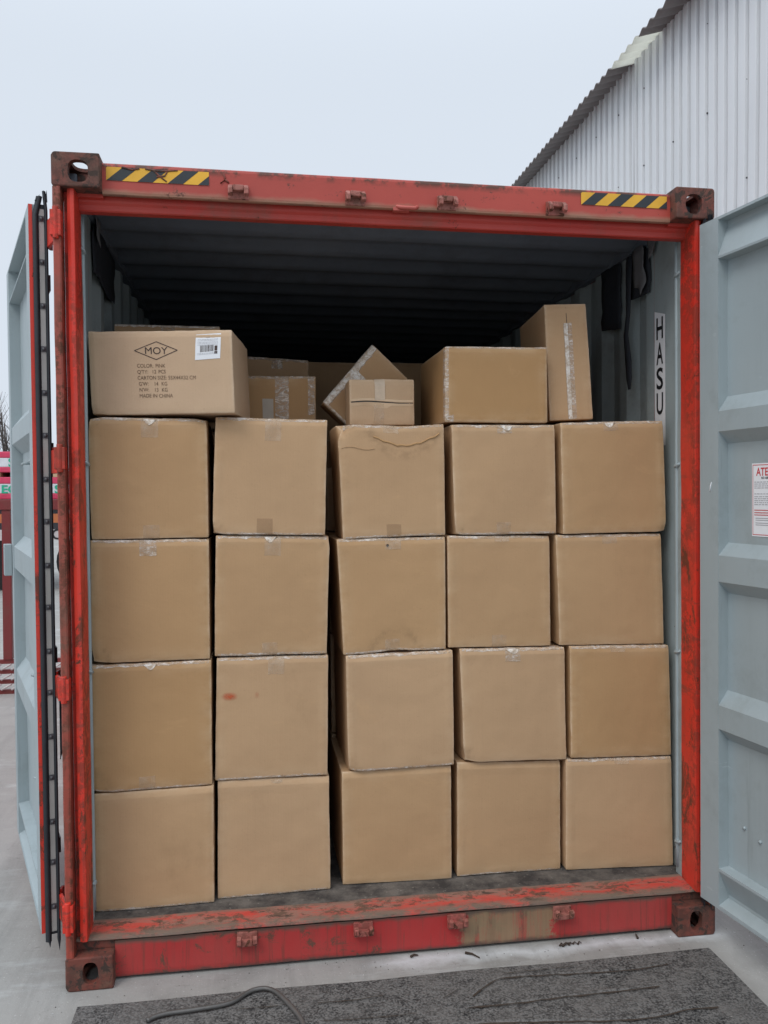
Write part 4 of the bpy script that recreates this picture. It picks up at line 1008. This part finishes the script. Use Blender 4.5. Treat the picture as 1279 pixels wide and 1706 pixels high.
for body, u, v in (('COLOR:', 227, 612), ('PINK', 258, 612), ("Q'TY:", 227, 622), ('12', 251.5, 622), ('PCS', 262.5, 622), ('CARTON SIZE: 55X44X32 CM', 227, 632), ("G'W:", 228.5, 642), ('14', 254, 642), ('KG', 266.5, 642), ("N'W:", 229, 652), ('13', 254, 652), ('KG', 266.5, 652), ('MADE IN CHINA', 229, 662)):
    vs, fs = text_mesh(body, .0195, 'LEFT', .86, .0); c0 = mp(u, v); polys.append(([(c0[0] + x, c0[1] + y - x * .012) for x, y in vs], fs))
moy.flat('carton_print', M['ink_soft'], polys, .0013)
# white label: a barcode and fine lines
lb = MB(); L0 = mp(328, 558); ang = math.radians(4)
def lp(x, z):   # label space, origin top-left, metres
    return (L0[0] + x * math.cos(ang) + z * math.sin(ang) * -1 * -1, L0[1] + z * math.cos(ang) + x * math.sin(ang) * .8)
lw, lh = .094, .094
vs, fs = rect(0, lw, -lh, 0, 5); lb.cur = 0; lb.add([moy.front(lp(*v), .0013) for v in vs], fs)
lb.cur = 1; rr = random.Random(5)
def lq(x0, x1, z0, z1):
    lb.add([moy.front(lp(*v), .0019) for v in ((x0, z0), (x1, z0), (x1, z1), (x0, z1))], [(0, 1, 2, 3)])
x = .018
while x < .068:
    w_ = rr.choice((.0007, .0011, .0018)); lq(x, x + w_, -.066, -.042); x += w_ + rr.choice((.0008, .0012, .0017))
lq(.072, .083, -.076, -.066); lq(.072, .0825, -.064, -.045)
lb.cur = 2
for z in (-.012, -.0195, -.024, -.030, -.0345, -.0395, -.0705, -.0745):
    x = .008 if z != -.012 else .038
    while x < (.084 if z != -.012 else .056): l_ = rr.uniform(.003, .009); lq(x, min(x + l_, .084), z - .0012, z); x += l_ + .0015
moy.child('shipping_label', lb, [M['label'], M['ink'], M['sticker_grey']], False)

bh = Carton([(-1.141, .80, 2.472), (-.689, .80, 2.474), (-.690, .80, 2.02), (-1.145, .80, 2.02)], .42, 72, r=.005, amp=.006)
o = bh.body('carton', M['card'], (10, 6, 10)); tag(o, 'brown carton peeping over the printed carton, its top edge wrapped in shiny tape', 'carton')
bh.strip('edge_tape', M['tape_white'], [(0, bh.h - .010), (0, bh.h), (.04, bh.h)], 0.004, bh.w - .004, off=.001, ragged=.008)
bh.strip('tape_patch', M['tape'], [(0, bh.h - .09), (0, bh.h), (.1, bh.h)], .20, .26, off=.0016)
bs = Carton([(-.655, .75, 2.250), (-.269, .75, 2.255), (-.269, .75, 2.020), (-.655, .75, 2.020)], .40, 73, r=.005, amp=.006)
o = bs.body('carton', M['card'], (10, 6, 8)); tag(o, 'low brown carton right of the printed carton, with a tape band and small pale label', 'carton')
bs.strip('edge_tape', M['tape'], [(0, bs.h - .012), (0, bs.h), (.04, bs.h)], 0.004, bs.w - .004, off=.001, ragged=.008)
bs.strip('tape_band', M['tape'], [(0, .0), (0, bs.h), (.1, bs.h)], bs.w - .180, bs.w - .120, off=.0016)
bs.strip('corner_tape', M['tape'], [(0, .06), (0, bs.h)], bs.w - .035, bs.w - .006, off=.0016)
bs.flat('pale_label', M['pale_tab'], [rect(bs.w - .235, bs.w - .188, .02, .130)], .0013)
dc = Carton([(-.64, 1.30, 2.428), (-.263, 1.30, 2.413), (-.263, 1.30, 2.018), (-.64, 1.30, 2.018)], .40, 74, r=.005, amp=.006)
o = dc.body('carton', M['card'], (8, 6, 8)); tag(o, 'shaded brown carton with a clear tape tab, behind the low carton with the pale label', 'carton')
dc.strip('edge_tape', M['tape'], [(0, dc.h - .014), (0, dc.h), (.04, dc.h)], 0.004, dc.w - .004, off=.001, ragged=.008)
dc.strip('tape_patch', M['tape'], [(0, dc.h - .055), (0, dc.h - .01)], .19, .245, off=.0016)
for ci, (x0, x1, z1, lab) in enumerate(((-.245, .10, 2.497, 'dim brown carton deep inside, left of the box standing on its corner'), (.13, .50, 2.503, 'dim brown carton deep inside, between the smallest box and the wide blank carton'))):
    z = .172
    for r_ in range(4):
        plain(x0, x1, 1.88, 2.30, z, z + .455, 120 + ci * 5 + r_, 'plain brown carton of the fourth row, out of sight deep inside', 'cartons of the fourth row'); z += .4605
    c = plain(x0, x1, 1.88, 2.30, z, z1, 130 + ci, lab)
    c.strip('edge_tape', M['tape'], [(0, c.h - .03), (0, c.h)], 0.0 + (.0 if ci else .30), .03 + (.0 if ci else .30), off=.001)

# box standing on its corner in the gap of the second row
P0 = Vector((-.247, .65, 2.127)); P1 = Vector((-.028, .63, 2.380)); P2 = Vector((.142, .63, 2.220)); P3 = P0 + (P2 - P1)
dia = Carton([P0, P1, P2, P3], .30, 75, r=.005, amp=.005)
o = dia.body('carton', M['card'], (10, 6, 10)); tag(o, 'brown carton standing tilted on its corner behind the smallest box, edge wrapped in glossy tape', 'carton')
dia.strip('edge_tape', M['tape_white'], [(0, dia.h - .026), (0, dia.h), (.04, dia.h)], 0.004, dia.w - .004, off=.0022, ragged=.008)
dia.strip('edge_tape', M['tape'], [(0, dia.h - .030), (0, dia.h), (.04, dia.h)], 0.004, dia.w - .004, off=.0012, ragged=.008)
dia.strip('edge_tape', M['tape_white'], [(.010, 0), (0, 0), (0, .03)], .01, dia.h - .01, axis='x', off=.0012)
dia.strip('tape_patch', M['tape_white'], [(0, dia.h - .075), (0, dia.h)], .150, .205, off=.0030)
# smallest box with a torn-open seam
sm = Carton([(-.153, .45, 2.203), (.12, .45, 2.206), (.121, .45, 2.016), (-.152, .45, 2.014)], .165, 76, r=.004, amp=.004)
o = sm.body('small_carton', M['card_lt'], (14, 6, 10)); tag(o, 'smallest brown box with a gaping flap seam, on top of the middle stack', 'box')
zs = .094
vs, fs = lines([(.006 + .262 * i / 10, zs + .0035 * math.sin(i * .55) - .001 * i * .3) for i in range(11)], .0042)
sm.flat('flap_gap', M['lettering'], [(vs, fs)], .0010)
rows = [[sm.front((.004 + .264 * i / 14, zs + .0028 + .0035 * math.sin(i * .40)), .0022 + .0035 * abs(noise.noise(Vector((i * .6, 3, 1))))), sm.front((.004 + .264 * i / 14, zs + .012 + .0035 * math.sin(i * .40)), .0008)] for i in range(15)]
b = MB(); b.sheet(rows, True); sm.child('upper_flap', b, M['card_inner'])
rows = [[sm.front((.004 + .264 * i / 14, zs - .0035 + .003 * math.sin(i * .40)), .002 + .006 * max(0, math.sin(i * .45)) ** 3), sm.front((.004 + .264 * i / 14, zs - .016 - (.010 if 5 < i < 9 else 0)), .0006)] for i in range(15)]
b = MB(); b.sheet(rows, True); sm.child('lower_flap', b, M['card_inner'])
sm.strip('tape_band', M['pale_tape'], [(0, zs + .008), (0, sm.h), (.1, sm.h)], .105, .148, off=.0022)
sm.strip('tape_band', M['tape_soft'], [(0, .0), (0, zs - .006)], .100, .143, off=.0022)
# wide blank carton
big = Carton([(.22, .30, 2.321), (.648, .30, 2.329), (.649, .30, 2.018), (.217, .30, 2.016)], .50, 77, r=.006, amp=.004, dvec=(.0, 1, 0))
o = big.body('carton', M['card'], (18, 10, 14)); tag(o, 'wide blank brown carton on top, left of the tall narrow one', 'carton')
big.strip('edge_tape', M['tape'], [(.02, 0), (0, 0), (0, 0.02)] and [(0.014, 0), (0, 0), (0, .03)], .0, big.h - .0, axis='x', off=.0012, ragged=.003)
big.strip('edge_tape', M['tape'], [(0, big.h - .008), (0, big.h), (.03, big.h)], .0, big.w, off=.0012, ragged=.004)
big.strip('corner_tape', M['tape'], [(0, .0), (0, .03)], .0, .035, off=.0016)
# tall narrow carton
tall = Carton([(.662, .37, 2.519), (.836, .35, 2.523), (.868, .35, 2.040), (.684, .37, 2.032)], .50, 78, r=.005, amp=.005)
o = tall.body('tall_carton', M['card'], (8, 8, 20)); tag(o, 'tall narrow brown carton leaning at the right, with a white tape strip down its seam', 'carton')
b = MB(); b.cur = 0
vs, fs = lines([(.092, .010 + .46 * i / 12) for i in range(13)], .0022); b.add([tall.front(v, .0011) for v in vs], fs); tall.child('seam', b, M['ink'])
tall.strip('tape_strip', M['tape_white'], [(0, .006), (0, .405)], .078, .094, off=.0026, ragged=.004)
tall.strip('tape_strip', M['tape'], [(0, .006), (0, .405)], .076, .112, off=.0020, ragged=.004)

# ------------------------------------------------------------------ speckled plate on the ground, with ridges, wire and litter
PZ = .026
b = MB()
nx, ny = 46, 24
def pl(i, j):
    x = -1.152 + 2.262 * i / nx; y = -.131 - 1.9 * j / ny
    return (x, y + .004 * noise.noise(Vector((x * 3, 0, 0))), PZ + .004 * noise.noise(Vector((x * 2.4, y * 3, 0))))
b.sheet([[pl(i, j) for i in range(nx + 1)] for j in range(ny + 1)])
top_n = len(b.v)
rimi = [(i, 0) for i in range(nx + 1)] + [(nx, j) for j in range(1, ny + 1)] + [(i, ny) for i in range(nx - 1, -1, -1)] + [(0, j) for j in range(ny - 1, 0, -1)]
rim = [pl(*p) for p in rimi]; m = len(rim)
b.add(rim + [(p[0], p[1], .001) for p in rim], [(k, (k + 1) % m, m + (k + 1) % m, m + k) for k in range(m)])
plate = b.build('ramp_plate', M['plate'], loc=(0, 0, 0), shear=False); tag(plate, 'dark speckled rubber plate lying on the concrete in front of the container sill', 'ramp plate')
def ridge(pts, r=.008):
    r *= .8
    pp = []
    for a, c in zip(pts[:-1], pts[1:]):
        for k in range(8): t = k / 8; pp.append((a[0] + (c[0] - a[0]) * t, a[1] + (c[1] - a[1]) * t))
    pp.append(pts[-1]); n = len(pp)
    pp = [(sum(q[0] for q in pp[max(0, i - 4):i + 5]) / len(pp[max(0, i - 4):i + 5]), sum(q[1] for q in pp[max(0, i - 4):i + 5]) / len(pp[max(0, i - 4):i + 5])) for i in range(n)]
    b = MB(); rows = []
    for i, p in enumerate(pp):
        z = PZ + .003 * noise.noise(Vector((p[0] * 9, p[1] * 9, 0))); wv = r * (1 + .5 * noise.noise(Vector((p[0] * 25, p[1] * 25, 5)))) * min(1, .25 + i / 6, .25 + (n - 1 - i) / 6)
        yy = p[1] + .006 * noise.noise(Vector((p[0] * 14, 2, 3)))
        rows.append([(p[0], yy - 2.2 * wv, z - .004), (p[0], yy - wv * .8, z + wv * .55), (p[0], yy + wv * .2, z + wv * 1.0), (p[0], yy + wv * 1.0, z + wv * .4), (p[0], yy + 1.1 * wv, z - .004)])
    b.sheet(rows, True); o = b.build('raised_ridge', M['plate'], plate, shear=False, fn=lambda p: Vector((p.x, p.y, PZ + (p.z - PZ) * .62)))
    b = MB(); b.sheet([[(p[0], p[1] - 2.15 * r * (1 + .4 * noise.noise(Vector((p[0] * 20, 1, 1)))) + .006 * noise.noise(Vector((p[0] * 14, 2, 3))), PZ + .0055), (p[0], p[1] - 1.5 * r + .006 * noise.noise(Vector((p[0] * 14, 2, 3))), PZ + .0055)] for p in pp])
    b.build('ridge_shadow', M['twig'], plate, shear=False, fix=False); return o  # flat dark strip along the ridge foot, a painted shadow line
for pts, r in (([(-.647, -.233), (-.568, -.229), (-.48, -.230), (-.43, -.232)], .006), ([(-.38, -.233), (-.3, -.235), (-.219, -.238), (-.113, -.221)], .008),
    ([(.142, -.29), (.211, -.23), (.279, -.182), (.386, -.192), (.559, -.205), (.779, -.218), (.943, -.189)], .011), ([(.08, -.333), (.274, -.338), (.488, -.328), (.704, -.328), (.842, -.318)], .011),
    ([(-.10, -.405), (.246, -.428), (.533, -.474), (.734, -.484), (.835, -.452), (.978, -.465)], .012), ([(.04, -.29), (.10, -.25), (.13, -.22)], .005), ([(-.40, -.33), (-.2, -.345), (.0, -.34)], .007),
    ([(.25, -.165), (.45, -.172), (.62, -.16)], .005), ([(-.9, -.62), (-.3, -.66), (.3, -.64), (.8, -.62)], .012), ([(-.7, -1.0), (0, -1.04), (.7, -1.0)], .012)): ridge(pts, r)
b = MB(); A = [(-.92, -.268), (-.883, -.232), (-.754, -.225), (-.647, -.216), (-.598, -.156), (-.554, -.137), (-.513, -.147), (-.478, -.196), (-.433, -.296), (-.417, -.349), (-.41, -.42)]
pp = []
for a, c in zip(A[:-1], A[1:]): pp += [(a[0] + (c[0] - a[0]) * k / 6, a[1] + (c[1] - a[1]) * k / 6) for k in range(6)]
pp.append(A[-1]); pp = [(sum(q[0] for q in pp[max(0, i - 3):i + 4]) / len(pp[max(0, i - 3):i + 4]), sum(q[1] for q in pp[max(0, i - 3):i + 4]) / len(pp[max(0, i - 3):i + 4])) for i in range(len(pp))]
b.tube([(x, y, PZ + .010 + .003 * noise.noise(Vector((x * 8, y * 8, 0)))) for x, y in pp], .0078, 10)
tag(b.build('bent_rod', M['steel'], loc=(-.6, -.2, 0), shear=False), 'bent dark steel rod looped on the speckled plate', 'rod')
for i, (x, y, l, a, lab) in enumerate(((.235, .0, .06, -.75, 'short dark twig on the concrete between plate and sill'), (.61, .015, .045, .3, 'dark leaf scrap on the concrete below the rightmost lock keeper'), (.90, .03, .03, 1.4, 'tiny dark twig on the concrete near the right corner casting'), (.02, .03, .03, .2, 'tiny dark crumb on the concrete below the middle of the sill'))):
    b = MB(); d = Vector((math.cos(a), math.sin(a), 0)) * l / 2
    b.tube([(x - d.x, y - d.y, .005), (x, y + .004, .008), (x + d.x, y + d.y, .005)], .005, 6, .002)
    if i == 1:
        for k in range(5): b.tube([(x + .018 * k - .03, y - .004 + .006 * (k % 2), .004), (x + .018 * k - .02, y + .006, .009), (x + .018 * k - .012, y + .002, .004)], .004, 5, .001)
    tag(b.build('twig', M['twig'], loc=(x, y, 0), shear=False), lab, 'twig')
b = MB(); rr = random.Random(9)
for k in range(260):
    x, y = rr.uniform(-1.3, 1.6), rr.uniform(-.12, .05) if rr.random() < .7 else rr.uniform(-.9, .05)
    z = .0 if (y > -.128 or x < -1.155 or x > 1.115) else PZ + .003
    r = rr.uniform(.0012, .0035); b.cur = 1 if rr.random() < .16 else 0; v = [Vector((x, y, z + r * .5)) + r * Vector((rr.uniform(-1, 1), rr.uniform(-1, 1), rr.uniform(-.5, .8))) for _ in range(5)]
    b.add(v, [(0, 1, 2), (0, 2, 3), (0, 3, 4), (1, 2, 4), (2, 3, 4), (0, 1, 4)])
g = b.build('grit', [M['twig'], M['label']], loc=(0, 0, 0), shear=False, fix=False); g['kind'] = 'stuff'; g['label'] = 'scattered dark grit on the concrete and plate'

# ------------------------------------------------------------------ warehouse on the right
WX = 5.0; WH = tag(empty('warehouse', (5.0, 12, 0)), 'tall warehouse clad in white ribbed sheet with a grey brown corrugated eave', 'warehouse')
Y0, Y1 = -1.5, 42.0; HT = 8.10
b = MB(); rows = []; y = Y0; prof = []
rr = random.Random(4)
while y < Y1:
    prof += [(0, y), (0, y + .122), (-.034, y + .124), (-.034, y + .136), (.030, y + .146), (.034, y + .172), (0, y + .190)]; y += .212
for z in [HT * k / 16 for k in range(17)]: rows.append([(WX - dx + .010 * noise.noise(Vector((yy * .8, z * .6, 2))), yy, z) for dx, yy in prof])
b.sheet(rows); b.build('wall', M['clad'], WH, shear=False, fix=False)
b = MB()
for ys_ in (2.2, 5.4, 8.7, 12.0, 15.2, 18.5, 24.0, 30.0): b.box(WX - .006, WX - .0005, ys_, ys_ + .012, 0, HT - .1)
b.build('sheet_joint', M['roof'], WH, shear=False, fix=False)
b = MB()
for k in range(88):
    z = (4.2, 5.3, 6.4, 7.5)[k % 4] ; yy = 2.3 + (k // 4) * .848 + .15 + .02 * rr.random(); b.cyl((WX - .004, yy, z + .03 * rr.random()), .011, .016, 'x', 8)
b.build('fixing_bolts', M['bolt'], WH, shear=False)
for side_y in (Y0, Y1):
    b = MB(); b.box(WX + .02, WX + 14, side_y - .02, side_y + .02, 0, HT); b.build('gable_wall', M['clad'], WH, shear=False)
# corrugated roof sheets running past the wall; a few are pale rooflight sheets
def roof_strip(y0, y1, mat, name, lift=0):
    b = MB(); n = int((y1 - y0) / .0275); rows = []
    for i in range(n + 1):
        yy = y0 + (y1 - y0) * i / n; w_ = .026 * math.cos(2 * math.pi * yy / .22)
        rows.append([(WX - .37 + s_, yy, 7.94 + s_ * .30 + w_ + lift) for s_ in (0, .18, .36, 1.2, 4, 9)])
    b.sheet(rows, True); o = b.build(name, mat, WH, shear=False, fix=False); md = o.modifiers.new('t', 'SOLIDIFY'); md.thickness = .012; return o
roof_strip(Y0 - .3, 7.81, M['roof'], 'roof_sheet'); roof_strip(7.81, 8.69, M['roof_lt'], 'rooflight_sheet', .0); roof_strip(8.69, Y1, M['roof'], 'roof_sheet')
b = MB(); b.box(WX + .02, WX + .08, Y0, Y1, HT - .16, HT - .06); b.build('eave_purlin', M['roof'], WH, shear=False)

# ------------------------------------------------------------------ rear left: steel rack, loaded trailer, bare tree
RK = tag(empty('steel_rack', (-2.9, 4.7, 0)), 'dark red steel rack with upright post and lattice foot, behind the left door', 'steel rack')
b = MB(); b.box(-2.712, -2.640, 4.67, 4.74, .30, 1.60); b.build('upright', M['dkred'], RK, shear=False, bevel=.004)
b = MB(); b.box(-3.9, -3.83, 4.67, 4.74, .0, 1.60); b.build('upright', M['dkred'], RK, shear=False, bevel=.004)
b = MB(); b.box(-4.6, -1.75, 4.66, 4.75, 1.602, 1.69); b.build('top_beam', M['dkred'], RK, shear=False, bevel=.004)
for z in (.0, .088, .175, .262):
    b = MB(); b.box(-4.6, -1.75, 4.68, 4.72, z + .001, z + .036); b.build('lattice_bar', M['dkred'], RK, shear=False)
b = MB()
for row in range(3):
    x = -4.6
    while x < -1.8:
        b.tube([(x, 4.665, .040 + .087 * row), (x + .085, 4.665, .088 + .087 * row)], .009, 6); x += .085
b.build('lattice_rods', M['rail_light'], RK, shear=False)

TR = tag(empty('flatbed_trailer', (-6.5, 13.0, 0)), 'flatbed trailer with dark red chassis parked far behind the left door, carrying wrapped bundles', 'trailer')
b = MB(); b.box(-12.5, -3.75, 12.75, 13.0, 1.50, 1.655); b.box(-12.5, -3.75, 13.0, 15.3, 1.56, 1.655); b.build('chassis', M['dkred'], TR, shear=False, bevel=.01)
b = MB(); b.box(-12, -3.95, 13.1, 13.25, 1.05, 1.50); b.build('chassis_beam', M['bolt'], TR, shear=False)
for x in (-11.0, -9.7, -6.2, -4.95, -3.62):
    b = MB(); b.cyl((x, 13.25, .51), .51, .30, 'y', 28); wl = b.build('wheel', M['tyre'], TR, shear=False, bevel=.02)
    b = MB(); b.cyl((x, 13.09, .51), .27, .03, 'y', 20); b.build('rim', M['rail_light'], wl, shear=False) if False else None
    b2 = MB(); b2.cyl((x, 13.09, .51), .27, .04, 'y', 20); r_ = b2.build('wheel_rim', M['rail_light'], None, shear=False); r_.parent = wl
for x0 in (-5.05, -4.08):
    b = MB(); b.box(x0, x0 + .30, 12.70, 12.72, 1.24, 1.40); b.build('tail_plate', M['tail'], TR, shear=False)
b = MB(); b.box(-5.3, -3.75, 12.72, 12.76, .93, 1.12); b.build('bumper', M['rail_light'], TR, shear=False)
vs, fs = text_mesh('C', .26, 'CENTER', 1, .004); b = MB(); b.add([(-4.03 + x, 12.715, .945 + y) for x, y in vs], fs); b.build('bumper_lettering', M['lettering'], TR, shear=False, fix=False)
# wrapped bundles
def bundle(x0, x1, y0, y1, z0, z1, txt, lab, ls=.22, tx=None, pv=0):
    c = Vector(((x0 + x1) / 2, y0, z0)); r = empty('wrapped_bundle', c); tag(r, lab, 'bundle', 'pink and white wrapped bundles on the trailer')
    h = z1 - z0
    b = MB(); b.box(x0, x1, y0, y1, z0, z0 + h * .26); b.box(x0, x1, y0, y1, z1 - h * .30, z1); b.build('pink_band', M['pink'], r, shear=False, bevel=.015)
    b = MB(); b.box(x0 + .003, x1 - .003, y0 + .005, y1, z0 + h * .26 + .001, z1 - h * .30 - .001); b.build('white_band', M['white_wrap'], r, shear=False, bevel=.01)
    if txt:
        vs, fs = text_mesh(txt, ls, 'CENTER', 1.15, .006); b = MB(); tx = tx if tx is not None else (x0 + x1) / 2
        b.add([(tx + x, y0 - .004, z0 + h * .28 + y) for x, y in vs], fs); b.build('green_lettering', M['green'], r, shear=False, fix=False)
    return r
k = 0
for x0 in (-9.1, -8.2, -7.3, -6.4, -5.5, -4.45):
    w_ = .86 if x0 < -5 else .76
    last = x0 == -5.5; lo = 'EC' if x0 != -4.45 else ''
    nm = {-9.1: 'leftmost', -8.2: 'second from the left', -7.3: 'third from the left', -6.4: 'fourth from the left', -5.5: 'just left of the open door', -4.45: 'in the slit beside the red post'}[x0]
    bundle(x0, x0 + w_, 13.0, 14.6, 1.66, 2.06, 'EC' if x0 < -5 else 'S', 'pink and white bundle on the lower tier, ' + nm, .20, tx=-4.90 if last else None)
    if x0 < -5: bundle(x0, x0 + w_, 13.02, 14.6, 2.145, 2.555 if not last else 2.52, 'S', 'pink and white wrapped bundle on the upper tier, ' + nm, .22, tx=-4.86 if last else None)
    else: bundle(x0, x0 + w_, 13.02, 14.6, 2.145, 2.22, '', 'low pink bundle on the upper tier beside the red post')
    b = MB()
    for q in (.05, .4, .75): b.box(x0 + q * w_, x0 + q * w_ + .10, 13.0, 14.6, 2.061, 2.144)
    b.build('timber_battens', M['wood'], None, shear=False)
    o = COL.objects[-1]; o.name = 'timber_batten'; 
    tag(o, 'pale timber battens between bundle tiers, ' + nm, 'battens')

def bare_tree(loc, h, seed, label):
    r = random.Random(seed); root = empty('bare_tree', loc); tag(root, label, 'tree', 'bare winter trees')
    tb = MB(); cb = MB()
    def br(p, d, L, rad, lev):
        pts = [p]; q = Vector(p); dd = Vector(d)
        for k in range(4):
            dd = (dd + Vector((r.uniform(-1, 1), r.uniform(-1, 1), r.uniform(-.3, .6))) * .16).normalized(); q = q + dd * L / 4; pts.append(q.copy())
        (tb if lev == 0 else cb).tube(pts, rad, 6 if lev < 2 else 4, rad * .55)
        if lev < 4:
            for k in range(6 if lev == 0 else 4):
                t = r.randint(1 if lev else 2, 4); a = r.uniform(0, 6.28); s_ = Vector((math.cos(a), math.sin(a), r.uniform(.3, 1.3))).normalized()
                br(pts[t], (dd * .5 + s_ * .8).normalized(), L * r.uniform(.45, .68), rad * .45, lev + 1)
    br(Vector(loc), Vector((0, 0, 1)), h * .45, h * .016, 0)
    tb.build('trunk', M['bark'], root, shear=False, fix=False); cb.build('crown', M['bark'], root, shear=False, fix=False)
bare_tree((-9.9, 30, 0), 6.6, 5, 'bare leafless tree at the left edge above the wrapped bundles')
bare_tree((-12.6, 31, 0), 7.0, 8, 'bare leafless tree farther left, beyond the trailer')
